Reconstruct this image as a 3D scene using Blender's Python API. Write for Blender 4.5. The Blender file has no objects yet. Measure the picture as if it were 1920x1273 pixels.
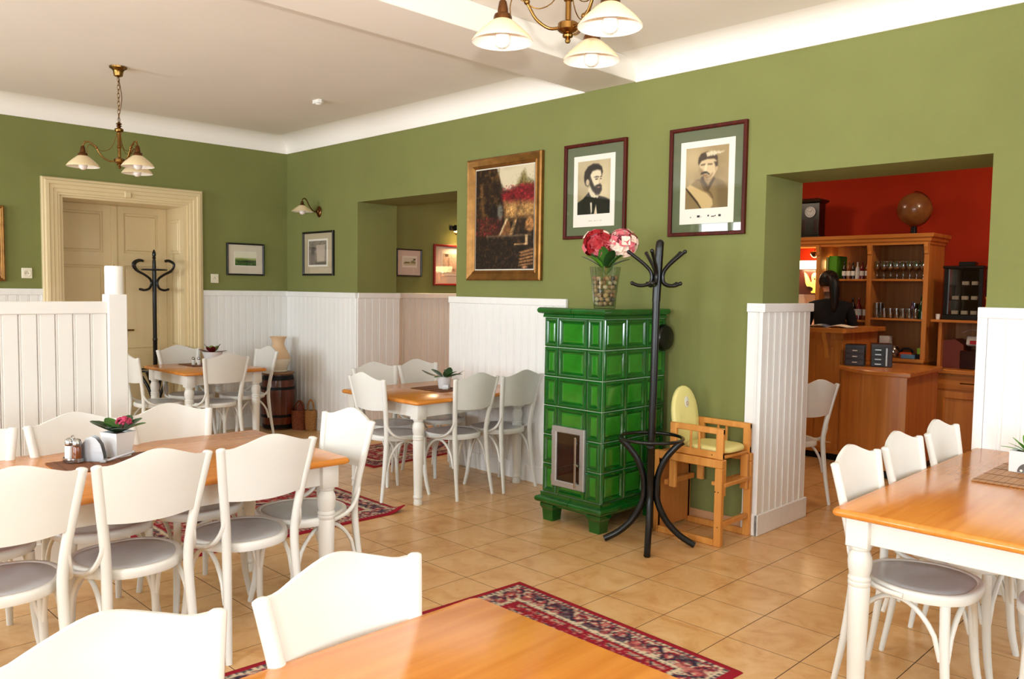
import bpy, math, random
import numpy as np
from mathutils import Vector, Matrix

random.seed(7)
PI = math.pi
SC = bpy.context.scene
COL = SC.collection

# ------------------------------------------------------------------ camera
cam_d = bpy.data.cameras.new('camera')
cam_d.sensor_fit = 'HORIZONTAL'
cam_d.sensor_width = 36.0
cam_d.lens = 1533.127 / 1920.0 * 36.0
cam_d.clip_start = 0.02
cam = bpy.data.objects.new('camera', cam_d)
COL.objects.link(cam)
cam.location = (8.0917, -4.6431, 1.5095)
cam.rotation_euler = (1.5096, -0.0139, 0.7822)
SC.camera = cam

# ------------------------------------------------------------------ world + daylight + exposure
world = bpy.data.worlds.new('world')
SC.world = world
world.use_nodes = True
bg = world.node_tree.nodes['Background']
bg.inputs['Color'].default_value = (0.80, 0.90, 1.0, 1)
bg.inputs['Strength'].default_value = 1.0

SC.view_settings.view_transform = 'Standard'
SC.view_settings.look = 'None'
SC.view_settings.gamma = 1.0
SC.view_settings.use_curve_mapping = False
SC.view_settings.exposure = 0.96
SC.cycles.use_denoising = True
SC.cycles.use_adaptive_sampling = True
SC.cycles.adaptive_threshold = 0.03
SC.cycles.max_bounces = 7
SC.cycles.diffuse_bounces = 4
SC.cycles.glossy_bounces = 4
SC.cycles.transmission_bounces = 6
SC.cycles.transparent_max_bounces = 12
SC.cycles.caustics_reflective = False
SC.cycles.caustics_refractive = False
SC.cycles.sample_clamp_indirect = 6.0

def daylight(name, loc, rot, sx, sy, power, color=(0.86, 0.945, 1.0)):
    d = bpy.data.lights.new(name, 'AREA')
    d.shape = 'RECTANGLE'
    d.size = sx
    d.size_y = sy
    d.energy = power
    d.color = color
    o = bpy.data.objects.new(name, d)
    COL.objects.link(o)
    o.location = loc
    o.rotation_euler = rot
    return o

WIN_Y = -6.60          # wall with the windows, opposite the green wall
BACK_X = 10.2          # wall behind the camera
WINS_Y = [(0.9, 2.1), (3.5, 4.7), (6.1, 7.3), (8.3, 9.5)]     # x ranges in the window wall
WINS_X = [(-4.3, -3.0), (-2.0, -0.7)]                          # y ranges in the back wall
WZ0, WZ1 = 0.75, 2.65
P_WIN = [84, 78, 78, 82]
for (a, b), p in zip(WINS_Y, P_WIN):
    daylight('window_daylight', ((a + b) / 2, WIN_Y - 0.34, (WZ0 + WZ1) / 2), (PI / 2, 0, 0), b - a, WZ1 - WZ0, p)
for a, b in WINS_X:
    daylight('window_daylight', (BACK_X + 0.34, (a + b) / 2, (WZ0 + WZ1) / 2), (PI / 2, 0, PI / 2), b - a, WZ1 - WZ0, 38)

# the photographer's flash on the hot shoe, head tilted up: it throws the crisp lamp shadows on the ceiling
fl_d = bpy.data.lights.new('camera_flash', 'SPOT')
fl_d.energy = 270
fl_d.color = (1.0, 0.97, 0.93)
fl_d.spot_size = math.radians(84)
fl_d.spot_blend = 0.8
fl_d.shadow_soft_size = 0.03
fl = bpy.data.objects.new('camera_flash', fl_d)
COL.objects.link(fl)
fl.location = (8.1, -4.65, 1.685)
fl.rotation_euler = (2.18, 0, 0.7822)

# ------------------------------------------------------------------ materials
def lin(c):
    return tuple((x / 255 / 12.92) if x / 255 <= 0.04045 else ((x / 255 + 0.055) / 1.055) ** 2.4 for x in c)

MATS = {}

def mat(name, rgb, rough=0.5, metal=0.0, spec=0.5, var=0.0, scale=8.0, stretch=(1, 1, 1), bump=0.0, bscale=60.0,
        coat=0.0, trans=0.0, ior=1.45, emit=None, estr=0.0, rgb2=None, sss=0.0, dist=0.0, detail=3.0):
    """Procedural principled material; colours are sRGB 0-255; var/rgb2 = noise mottling in object space."""
    if name in MATS:
        return MATS[name]
    m = bpy.data.materials.new(name)
    m.use_nodes = True
    nt = m.node_tree
    b = nt.nodes['Principled BSDF']
    c = lin(rgb)
    b.inputs['Base Color'].default_value = (*c, 1)
    b.inputs['Roughness'].default_value = rough
    b.inputs['Metallic'].default_value = metal
    b.inputs['Specular IOR Level'].default_value = spec
    b.inputs['IOR'].default_value = ior
    b.inputs['Coat Weight'].default_value = coat
    b.inputs['Coat Roughness'].default_value = 0.08
    b.inputs['Transmission Weight'].default_value = trans
    if emit:
        b.inputs['Emission Color'].default_value = (*lin(emit), 1)
        b.inputs['Emission Strength'].default_value = estr
    tc = mp = None
    if var or rgb2 or bump:
        tc = nt.nodes.new('ShaderNodeTexCoord')
        mp = nt.nodes.new('ShaderNodeMapping')
        mp.inputs['Scale'].default_value = stretch
        nt.links.new(tc.outputs['Object'], mp.inputs['Vector'])
    if var or rgb2:
        n = nt.nodes.new('ShaderNodeTexNoise')
        n.inputs['Scale'].default_value = scale
        n.inputs['Detail'].default_value = detail
        n.inputs['Distortion'].default_value = dist
        nt.links.new(mp.outputs['Vector'], n.inputs['Vector'])
        r = nt.nodes.new('ShaderNodeValToRGB')
        c1 = tuple(x * (1 - var) for x in c) if not rgb2 else lin(rgb2)
        r.color_ramp.elements[0].position = 0.32
        r.color_ramp.elements[1].position = 0.68
        r.color_ramp.elements[0].color = (*c1, 1)
        r.color_ramp.elements[1].color = (*c, 1)
        nt.links.new(n.outputs['Fac'], r.inputs['Fac'])
        nt.links.new(r.outputs['Color'], b.inputs['Base Color'])
    if bump:
        n2 = nt.nodes.new('ShaderNodeTexNoise')
        n2.inputs['Scale'].default_value = bscale
        n2.inputs['Detail'].default_value = 2
        nt.links.new(mp.outputs['Vector'], n2.inputs['Vector'])
        bp = nt.nodes.new('ShaderNodeBump')
        bp.inputs['Strength'].default_value = bump
        bp.inputs['Distance'].default_value = 0.01
        nt.links.new(n2.outputs['Fac'], bp.inputs['Height'])
        nt.links.new(bp.outputs['Normal'], b.inputs['Normal'])
    MATS[name] = m
    return m

def mat_glass(name, tint=(255, 255, 255), gloss=1.0, base=0.0):
    """Thin clear pane: transparent plus Fresnel reflection."""
    m = bpy.data.materials.new(name)
    m.use_nodes = True
    nt = m.node_tree
    nt.nodes.remove(nt.nodes['Principled BSDF'])
    out = nt.nodes['Material Output']
    t = nt.nodes.new('ShaderNodeBsdfTransparent')
    t.inputs['Color'].default_value = (*lin(tint), 1)
    g = nt.nodes.new('ShaderNodeBsdfGlossy')
    g.inputs['Roughness'].default_value = 0.02
    f = nt.nodes.new('ShaderNodeFresnel')
    geo = nt.nodes.new('ShaderNodeNewGeometry')
    io = nt.nodes.new('ShaderNodeMapRange')          # same reflectance from either side of the sheet
    io.inputs['To Min'].default_value = 1.45
    io.inputs['To Max'].default_value = 1 / 1.45
    nt.links.new(geo.outputs['Backfacing'], io.inputs['Value'])
    nt.links.new(io.outputs['Result'], f.inputs['IOR'])
    mu = nt.nodes.new('ShaderNodeMath')
    mu.operation = 'MULTIPLY'
    mu.inputs[1].default_value = gloss
    nt.links.new(f.outputs['Fac'], mu.inputs[0])
    ad = nt.nodes.new('ShaderNodeMath')
    ad.operation = 'ADD'
    ad.use_clamp = True
    ad.inputs[1].default_value = base
    nt.links.new(mu.outputs[0], ad.inputs[0])
    mu = ad
    mx = nt.nodes.new('ShaderNodeMixShader')
    nt.links.new(mu.outputs[0], mx.inputs['Fac'])
    nt.links.new(t.outputs[0], mx.inputs[1])
    nt.links.new(g.outputs[0], mx.inputs[2])
    nt.links.new(mx.outputs[0], out.inputs['Surface'])
    MATS[name] = m
    return m

def mat_print(name, rough=0.6):
    """Colour comes from a colour attribute: flat print, painting, woven pattern."""
    m = bpy.data.materials.new(name)
    m.use_nodes = True
    nt = m.node_tree
    b = nt.nodes['Principled BSDF']
    a = nt.nodes.new('ShaderNodeAttribute')
    a.attribute_name = 'Col'
    nt.links.new(a.outputs['Color'], b.inputs['Base Color'])
    b.inputs['Roughness'].default_value = rough
    b.inputs['Specular IOR Level'].default_value = 0.25
    MATS[name] = m
    return m

def mat_wood(name, rgb, rgb2, rough=0.3, axis=0, scale=1.0, coat=0.0, spec=0.5):
    """Long grain along the given object axis: stretched noise plus fine streaks."""
    m = bpy.data.materials.new(name)
    m.use_nodes = True
    nt = m.node_tree
    b = nt.nodes['Principled BSDF']
    tc = nt.nodes.new('ShaderNodeTexCoord')
    mp = nt.nodes.new('ShaderNodeMapping')
    s = [22.0 * scale] * 3
    s[axis] = 1.1 * scale
    mp.inputs['Scale'].default_value = s
    nt.links.new(tc.outputs['Object'], mp.inputs['Vector'])
    n = nt.nodes.new('ShaderNodeTexNoise')
    n.inputs['Scale'].default_value = 1.0
    n.inputs['Detail'].default_value = 5
    n.inputs['Distortion'].default_value = 0.8
    nt.links.new(mp.outputs['Vector'], n.inputs['Vector'])
    r = nt.nodes.new('ShaderNodeValToRGB')
    r.color_ramp.elements[0].position = 0.3
    r.color_ramp.elements[1].position = 0.7
    r.color_ramp.elements[0].color = (*lin(rgb2), 1)
    r.color_ramp.elements[1].color = (*lin(rgb), 1)
    nt.links.new(n.outputs['Fac'], r.inputs['Fac'])
    nt.links.new(r.outputs['Color'], b.inputs['Base Color'])
    b.inputs['Roughness'].default_value = rough
    b.inputs['Specular IOR Level'].default_value = spec
    b.inputs['Coat Weight'].default_value = coat
    b.inputs['Coat Roughness'].default_value = 0.12
    MATS[name] = m
    return m

def mat_tile():
    m = bpy.data.materials.new('terracotta_tile')
    m.use_nodes = True
    nt = m.node_tree
    b = nt.nodes['Principled BSDF']
    g = nt.nodes.new('ShaderNodeNewGeometry')
    n = nt.nodes.new('ShaderNodeTexNoise')
    n.inputs['Scale'].default_value = 5.5
    n.inputs['Detail'].default_value = 6
    n.inputs['Roughness'].default_value = 0.62
    n.inputs['Distortion'].default_value = 0.9
    nt.links.new(g.outputs['Position'], n.inputs['Vector'])
    r = nt.nodes.new('ShaderNodeValToRGB')
    e = r.color_ramp.elements
    e[0].position = 0.30
    e[0].color = (*lin((198, 142, 86)), 1)
    e[1].position = 0.66
    e[1].color = (*lin((226, 184, 132)), 1)
    x = e.new(0.47)
    x.color = (*lin((216, 168, 111)), 1)
    nt.links.new(n.outputs['Fac'], r.inputs['Fac'])
    nt.links.new(r.outputs['Color'], b.inputs['Base Color'])
    b.inputs['Roughness'].default_value = 0.28
    b.inputs['Specular IOR Level'].default_value = 0.45
    MATS['tile'] = m
    return m

mat_tile()
mat('grout', (84, 60, 40), 0.9)
mat('green_wall', (127, 130, 76), 0.85, var=0.06, scale=3, bump=0.05, bscale=120, spec=0.25)
mat('red_wall', (164, 40, 8), 0.8, var=0.08, scale=3, spec=0.25)
mat('ceiling_paint', (238, 230, 220), 0.9, spec=0.2, var=0.03, scale=2)
mat('cove_paint', (246, 240, 232), 0.85, spec=0.2)
mat('plain_wall', (216, 208, 190), 0.9, spec=0.2)
mat('panel_white', (240, 238, 235), 0.45, var=0.03, scale=4, stretch=(6, 6, 0.6))
mat('partition_white', (230, 224, 217), 0.4)
mat('door_cream', (226, 204, 160), 0.22, var=0.04, scale=3, coat=0.35)
mat('chair_white', (228, 226, 219), 0.32, var=0.025, scale=9, coat=0.1)
mat('seat_grey', (200, 204, 208), 0.28, var=0.05, scale=7)
mat('table_white', (229, 226, 218), 0.38, var=0.02, scale=8)
mat_wood('table_wood', (222, 144, 58), (202, 120, 38), rough=0.24, axis=1, coat=0.25)
mat_wood('table_wood_x', (222, 144, 58), (202, 120, 38), rough=0.24, axis=0, coat=0.25)
mat_wood('beech', (222, 154, 78), (206, 134, 60), rough=0.35, axis=2)
mat_wood('beech_panel', (212, 146, 80), (196, 124, 60), rough=0.4, axis=2, scale=0.7)
mat_wood('bar_wood', (216, 142, 68), (188, 112, 48), rough=0.35, axis=2, scale=0.8)
mat_wood('bar_wood_x', (214, 140, 66), (186, 108, 44), rough=0.3, axis=0, scale=0.8)
mat_wood('bar_inner', (176, 112, 52), (152, 90, 38), rough=0.5, axis=2, scale=0.8)
mat('gold_frame', (150, 104, 50), 0.38, metal=0.7, var=0.35, scale=14)
mat_wood('mahogany', (86, 26, 12), (60, 16, 7), rough=0.45, axis=2, coat=0.0, spec=0.2)
mat('black_frame', (22, 16, 14), 0.35)
mat('red_frame', (140, 22, 18), 0.35)
mat('mount_cream', (226, 214, 194), 0.8)
mat('mount_pink', (222, 200, 184), 0.8)
mat('mount_green', (96, 104, 74), 0.8)
mat('mount_grey', (196, 180, 150), 0.8)
mat('paper', (244, 236, 222), 0.7)
mat('black_lacquer', (9, 8, 8), 0.3, coat=0.08)
mat('black_wood', (20, 15, 13), 0.3, coat=0.3)
mat('brass', (142, 104, 54), 0.24, metal=1.0, var=0.25, scale=20)
mat('copper', (112, 74, 44), 0.28, metal=1.0, var=0.25, scale=20)
mat('steel', (178, 178, 176), 0.22, metal=1.0)
mat('steel_brushed', (196, 196, 198), 0.38, metal=0.75, var=0.12, scale=6, stretch=(1, 1, 30))
mat('dark_iron', (26, 24, 24), 0.45, metal=0.6)
mat('shade_cream', (232, 208, 164), 0.25, coat=0.3)
mat('shade_inner', (255, 250, 240), 0.3)
mat('bulb', (236, 222, 214), 0.12, coat=0.4)
mat('stove_green', (10, 92, 26), 0.09, var=0.35, scale=7, coat=0.7)
mat('stove_green_light', (40, 128, 30), 0.08, var=0.3, scale=9, coat=0.8)
mat('stove_grout', (178, 190, 160), 0.8)
mat('soot', (70, 40, 22), 0.5, var=0.6, scale=7)
mat('cushion_yellow', (244, 230, 150), 0.5, var=0.09, scale=6, bump=0.25, bscale=14)
mat('cushion_white', (240, 238, 230), 0.5)
mat('patch_grey', (232, 228, 214), 0.6)
mat('patch_brown', (196, 160, 122), 0.6)
mat('barrel_wood', (104, 42, 18), 0.28, var=0.45, scale=5, stretch=(4, 4, 0.7), coat=0.4)
mat('barrel_top', (150, 108, 72), 0.5, var=0.2)
mat('vase_clay', (226, 190, 150), 0.6, var=0.05, scale=6)
mat('vase_white', (236, 224, 202), 0.35)
mat('wicker_red', (150, 78, 36), 0.7, rgb2=(96, 42, 18), scale=70, stretch=(1, 1, 2), bump=0.6, bscale=110)
mat('wicker_tan', (190, 138, 78), 0.7, rgb2=(132, 86, 42), scale=70, stretch=(1, 1, 2), bump=0.6, bscale=110)
mat('pot_white', (240, 240, 240), 0.25, coat=0.2)
mat('soil', (40, 28, 20), 0.95)
mat('leaf_dark', (30, 66, 26), 0.35, var=0.35, scale=16)
mat('leaf_mid', (62, 110, 40), 0.4, var=0.3, scale=16)
mat('leaf_pale', (140, 160, 96), 0.4, var=0.3, scale=16)
mat('leaf_red', (96, 22, 26), 0.45)
mat('leaf_spring', (90, 150, 40), 0.4, var=0.2, scale=12)
mat('flower_pink', (190, 58, 92), 0.6, rgb2=(150, 36, 66), scale=60)
mat('petal_red', (176, 22, 34), 0.55, rgb2=(136, 10, 20), scale=25)
mat('petal_pink', (226, 120, 128), 0.55, rgb2=(206, 92, 104), scale=25)
mat('petal_pale', (248, 218, 200), 0.55)
mat('petal_dark', (120, 30, 44), 0.6)
mat('stem_green', (70, 110, 44), 0.5)
mat('pebble_tan', (206, 164, 122), 0.6, var=0.25, scale=30)
mat('pebble_pink', (200, 140, 112), 0.6, var=0.25, scale=30)
mat('pebble_cream', (232, 208, 176), 0.6, var=0.2, scale=30)
mat('pebble_grey', (112, 104, 98), 0.6, var=0.3, scale=30)
mat('mat_brown', (128, 76, 42), 0.65, var=0.25, scale=30)
mat('mat_bamboo', (186, 132, 82), 0.5, var=0.2, scale=20)
mat('mat_dark', (74, 44, 28), 0.6)
mat('shaker_salt', (232, 230, 226), 0.4)
mat('wax', (248, 246, 240), 0.35)
mat('socket_cream', (232, 224, 200), 0.35)
mat('socket_dark', (120, 108, 84), 0.5)
mat('detector_white', (238, 234, 226), 0.5)
mat('skin', (206, 148, 116), 0.5)
mat('hair_black', (12, 9, 8), 0.42, bump=0.4, bscale=90)
mat('cloth_black', (13, 12, 14), 0.85, bump=0.2, bscale=40)
mat('lamp_glow', (255, 236, 200), 0.6, emit=(255, 214, 150), estr=9.0)
mat('warm_glow', (255, 226, 180), 0.5, emit=(255, 206, 140), estr=26.0)
mat('bottle_green', (16, 60, 26), 0.08, coat=0.4)
mat('bottle_dark', (26, 14, 12), 0.08, coat=0.4)
mat('bottle_purple', (60, 34, 70), 0.1, coat=0.4)
mat('bottle_red', (120, 22, 26), 0.12, coat=0.4)
mat('bottle_amber', (120, 60, 20), 0.1, coat=0.4)
mat('label_white', (230, 226, 216), 0.6)
mat('binder_green', (88, 160, 34), 0.4)
mat('binder_pale', (196, 206, 120), 0.5)
mat('book_blue', (92, 104, 130), 0.5)
mat('globe_paper', (150, 104, 52), 0.3, rgb2=(112, 60, 30), scale=5, coat=0.4, detail=6)
mat('lacquer_dark', (46, 16, 12), 0.25, coat=0.3)
mat('register_brown', (112, 44, 24), 0.5)
mat('plastic_grey', (206, 202, 194), 0.4)
mat('led_red', (170, 30, 40), 0.4)
mat('lime', (140, 180, 50), 0.4)
mat('orange_plastic', (206, 74, 26), 0.4)
mat('blue_plastic', (96, 140, 176), 0.4)
mat('dial_white', (196, 196, 200), 0.4)
mat('eagle_gold', (220, 150, 70), 0.5)
mat('peg_orange', (240, 160, 30), 0.5)
mat('red_plastic', (200, 60, 30), 0.4)
mat('skirting_tile', (206, 158, 116), 0.35, var=0.12, scale=7)
mat('window_frame_paint', (236, 234, 228), 0.4)
mat_glass('pane_glass')
mat_glass('vitrine_glass', (236, 232, 226))
mat_glass('drink_glass', (232, 236, 236), 2.6, 0.20)
mat_glass('vase_glass', (236, 240, 234), 1.6)
mat_print('print', 0.7)
mat_print('oil_print', 0.45)
mat_print('rug_wool', 0.95)
# ------------------------------------------------------------------ mesh kit
class G:
    """Collects geometry; build() links it as ONE mesh object."""
    def __init__(self):
        self.v = []
        self.f = []
        self.m = []
        self.cur = 0

    def add(self, verts, faces):
        o = len(self.v)
        self.v += [tuple(p) for p in verts]
        self.f += [tuple(i + o for i in f) for f in faces]
        self.m += [self.cur] * len(faces)
        return self

    def box(self, x0, x1, y0, y1, z0, z1, ch=0.0):
        if x0 > x1: x0, x1 = x1, x0
        if y0 > y1: y0, y1 = y1, y0
        if z0 > z1: z0, z1 = z1, z0
        if ch <= 0:
            v = [(x, y, z) for z in (z0, z1) for y in (y0, y1) for x in (x0, x1)]
            return self.add(v, [(0, 2, 3, 1), (4, 5, 7, 6), (0, 1, 5, 4), (2, 6, 7, 3), (0, 4, 6, 2), (1, 3, 7, 5)])
        c = min(ch, (x1 - x0) * .49, (y1 - y0) * .49, (z1 - z0) * .49)
        X, Y, Z = (x0, x1), (y0, y1), (z0, z1)
        v = []
        idx = {}
        for i in (0, 1):
            for j in (0, 1):
                for k in (0, 1):
                    sx, sy, sz = (1, -1)[i], (1, -1)[j], (1, -1)[k]
                    for a in range(3):
                        p = [X[i] + sx * c, Y[j] + sy * c, Z[k] + sz * c]
                        p[a] = (X[i], Y[j], Z[k])[a]
                        idx[(i, j, k, a)] = len(v)
                        v.append(tuple(p))
        f = []
        for a in range(3):
            b, d = (a + 1) % 3, (a + 2) % 3
            for s in (0, 1):
                q = []
                for (p, r) in ((0, 0), (1, 0), (1, 1), (0, 1)):
                    k = [0, 0, 0]
                    k[a], k[b], k[d] = s, p, r
                    q.append(idx[(*k, a)])
                f.append(tuple(q) if s else tuple(reversed(q)))
            for p in (0, 1):
                for r in (0, 1):
                    k0, k1 = [0, 0, 0], [0, 0, 0]
                    k0[a], k1[a] = 0, 1
                    k0[b] = k1[b] = p
                    k0[d] = k1[d] = r
                    f.append((idx[(*k0, b)], idx[(*k1, b)], idx[(*k1, d)], idx[(*k0, d)]))
        for i in (0, 1):
            for j in (0, 1):
                for k in (0, 1):
                    f.append(tuple(idx[(i, j, k, a)] for a in range(3)))
        return self.add(v, f)

    def obox(self, c, s, rz=0.0, ch=0.0, rx=0.0, ry=0.0):
        """Box of size s centred on c, rotated."""
        g = G()
        g.box(-s[0] / 2, s[0] / 2, -s[1] / 2, s[1] / 2, -s[2] / 2, s[2] / 2, ch)
        M = Matrix.Translation(c) @ Matrix.Rotation(rz, 4, 'Z') @ Matrix.Rotation(ry, 4, 'Y') @ Matrix.Rotation(rx, 4, 'X')
        return self.add([tuple(M @ Vector(p)) for p in g.v], g.f)

    def lathe(self, prof, cx=0.0, cy=0.0, n=24, cap=True):
        v, f = [], []
        for r, z in prof:
            for i in range(n):
                a = 2 * PI * i / n
                v.append((cx + r * math.cos(a), cy + r * math.sin(a), z))
        for k in range(len(prof) - 1):
            for i in range(n):
                j = (i + 1) % n
                f.append((k * n + i, k * n + j, (k + 1) * n + j, (k + 1) * n + i))
        if cap:
            if prof[0][0] > 1e-5:
                f.append(tuple(reversed(range(n))))
            if prof[-1][0] > 1e-5:
                f.append(tuple(range((len(prof) - 1) * n, len(prof) * n)))
        return self.add(v, f)

    def loft(self, rings, cap0=True, cap1=True):
        n = len(rings[0])
        v = [p for r in rings for p in r]
        f = []
        for k in range(len(rings) - 1):
            for i in range(n):
                j = (i + 1) % n
                f.append((k * n + i, k * n + j, (k + 1) * n + j, (k + 1) * n + i))
        if cap0:
            f.append(tuple(reversed(range(n))))
        if cap1:
            f.append(tuple(range((len(rings) - 1) * n, len(rings) * n)))
        return self.add(v, f)

    def tube(self, pts, r, n=8, closed=False, cap=True, flat=1.0, up=(0, 0, 1)):
        P = [Vector(p) for p in pts]
        m = len(P)
        rs = r if isinstance(r, (list, tuple)) else [r] * m
        T = []
        for i in range(m):
            if closed:
                t = P[(i + 1) % m] - P[i - 1]
            else:
                t = P[min(i + 1, m - 1)] - P[max(i - 1, 0)]
            T.append(t.normalized())
        u = Vector(up)
        if abs(u.dot(T[0])) > 0.95:
            u = Vector((1, 0, 0))
        nrm = (u - T[0] * u.dot(T[0])).normalized()
        rings = []
        for i in range(m):
            if i:
                ax = T[i - 1].cross(T[i])
                if ax.length > 1e-7:
                    nrm = Matrix.Rotation(T[i - 1].angle(T[i]), 3, ax.normalized()) @ nrm
                nrm = (nrm - T[i] * nrm.dot(T[i])).normalized()
            bn = T[i].cross(nrm)
            rings.append([tuple(P[i] + nrm * (math.cos(2 * PI * k / n) * rs[i] * flat) + bn * (math.sin(2 * PI * k / n) * rs[i])) for k in range(n)])
        if closed:
            rings.append(rings[0])
            return self.loft(rings, False, False)
        return self.loft(rings, cap, cap)

    def sphere(self, c, r, nu=14, nv=9):
        rx, ry, rz = (r, r, r) if not isinstance(r, (tuple, list)) else r
        v, f = [(c[0], c[1], c[2] - rz)], []
        for k in range(1, nv):
            a = -PI / 2 + PI * k / nv
            for i in range(nu):
                b = 2 * PI * i / nu
                v.append((c[0] + rx * math.cos(a) * math.cos(b), c[1] + ry * math.cos(a) * math.sin(b), c[2] + rz * math.sin(a)))
        v.append((c[0], c[1], c[2] + rz))
        for i in range(nu):
            f.append((0, 1 + (i + 1) % nu, 1 + i))
        for k in range(nv - 2):
            for i in range(nu):
                j = (i + 1) % nu
                a = 1 + k * nu
                f.append((a + i, a + j, a + nu + j, a + nu + i))
        a = 1 + (nv - 2) * nu
        for i in range(nu):
            f.append((a + i, a + (i + 1) % nu, len(v) - 1))
        return self.add(v, f)

    def prism(self, poly, z0, z1, axis='z'):
        """Extrude a 2-D polygon along an axis ('z': (x,y), 'y': (x,z), 'x': (y,z))."""
        def P(p, h):
            return (p[0], p[1], h) if axis == 'z' else ((p[0], h, p[1]) if axis == 'y' else (h, p[0], p[1]))
        return self.loft([[P(p, z0) for p in poly], [P(p, z1) for p in poly]])

    def grid(self, fn, nu, nv):
        v = [fn(i / nu, j / nv) for j in range(nv + 1) for i in range(nu + 1)]
        f = [(j * (nu + 1) + i, j * (nu + 1) + i + 1, (j + 1) * (nu + 1) + i + 1, (j + 1) * (nu + 1) + i) for j in range(nv) for i in range(nu)]
        return self.add(v, f)

    def slab(self, fn, nu, nv, off):
        """Grid surface with thickness: fn(u,v) front point, off = offset vector function or vector."""
        o = off if callable(off) else (lambda u, v: off)
        A = [fn(i / nu, j / nv) for j in range(nv + 1) for i in range(nu + 1)]
        B = []
        for j in range(nv + 1):
            for i in range(nu + 1):
                p = fn(i / nu, j / nv)
                d = o(i / nu, j / nv)
                B.append((p[0] + d[0], p[1] + d[1], p[2] + d[2]))
        n = len(A)
        w = nu + 1
        f = []
        for j in range(nv):
            for i in range(nu):
                a = j * w + i
                f.append((a, a + 1, a + w + 1, a + w))
                f.append((n + a, n + a + w, n + a + w + 1, n + a + 1))
        for i in range(nu):
            f.append((i, n + i, n + i + 1, i + 1))
            a = nv * w + i
            f.append((a, a + 1, n + a + 1, n + a))
        for j in range(nv):
            a = j * w
            f.append((a, a + w, n + a + w, n + a))
            a = j * w + nu
            f.append((a, n + a, n + a + w, a + w))
        return self.add(A + B, f)

    def mesh(self, name, material=None, smooth=35):
        me = bpy.data.meshes.new(name)
        me.from_pydata(self.v, [], self.f)
        ms = material if isinstance(material, (list, tuple)) else [material]
        for k in ms:
            me.materials.append(MATS[k])
        if len(ms) > 1:
            me.polygons.foreach_set('material_index', self.m)
        me.validate()
        import bmesh
        bm = bmesh.new()
        bm.from_mesh(me)
        bmesh.ops.recalc_face_normals(bm, faces=bm.faces)
        bm.to_mesh(me)
        bm.free()
        if smooth:
            me.polygons.foreach_set('use_smooth', [True] * len(me.polygons))
            me.set_sharp_from_angle(angle=math.radians(smooth))
        me.update()
        return me

    def build(self, name, material, parent=None, smooth=35, loc=None, rz=0.0):
        return link(name, self.mesh(name, material, smooth), parent, loc, rz)

def link(name, me, parent=None, loc=None, rz=0.0):
    o = bpy.data.objects.new(name, me)
    COL.objects.link(o)
    if parent:
        o.parent = parent
    if loc:
        o.location = loc
    if rz:
        o.rotation_euler = (0, 0, rz)
    return o

def tag(o, label, cat, group=None, kind=None):
    if label: o['label'] = label
    if cat: o['category'] = cat
    if group: o['group'] = group
    if kind: o['kind'] = kind
    return o

def thing(name, label, cat, loc=(0, 0, 0), rz=0.0, group=None):
    o = bpy.data.objects.new(name, None)
    o.empty_display_size = 0.1
    COL.objects.link(o)
    o.location = loc
    o.rotation_euler = (0, 0, rz)
    return tag(o, label, cat, group)

def struct(name, o=None):
    if o is None:
        o = bpy.data.objects.new(name, None)
        COL.objects.link(o)
    o['kind'] = 'structure'
    return o

def dup(root, loc, rz, label, group=None):
    r = root.copy()
    COL.objects.link(r)
    r.location = loc
    r.rotation_euler = (0, 0, rz)
    r['label'] = label
    if group: r['group'] = group
    for ch in list(root.children):
        c = ch.copy()
        COL.objects.link(c)
        c.parent = r
        for g in ch.children:
            d = g.copy()
            COL.objects.link(d)
            d.parent = c
    return r

def bez(p0, p1, p2, p3, n=8):
    out = []
    for i in range(n + 1):
        t = i / n
        out.append(tuple((1 - t) ** 3 * a + 3 * t * (1 - t) ** 2 * b + 3 * t * t * (1 - t) * c + t ** 3 * d for a, b, c, d in zip(p0, p1, p2, p3)))
    return out

def spline(pts, n=5):
    """Catmull-Rom through the points."""
    P = [Vector(p) for p in pts]
    Q = [P[0] * 2 - P[1]] + P + [P[-1] * 2 - P[-2]]
    out = []
    for i in range(1, len(Q) - 2):
        a, b, c, d = Q[i - 1], Q[i], Q[i + 1], Q[i + 2]
        for k in range(n):
            t = k / n
            out.append(tuple(0.5 * ((2 * b) + (c - a) * t + (2 * a - 5 * b + 4 * c - d) * t * t + (3 * b - a - 3 * c + d) * t ** 3)))
    out.append(tuple(P[-1]))
    return out

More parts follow.
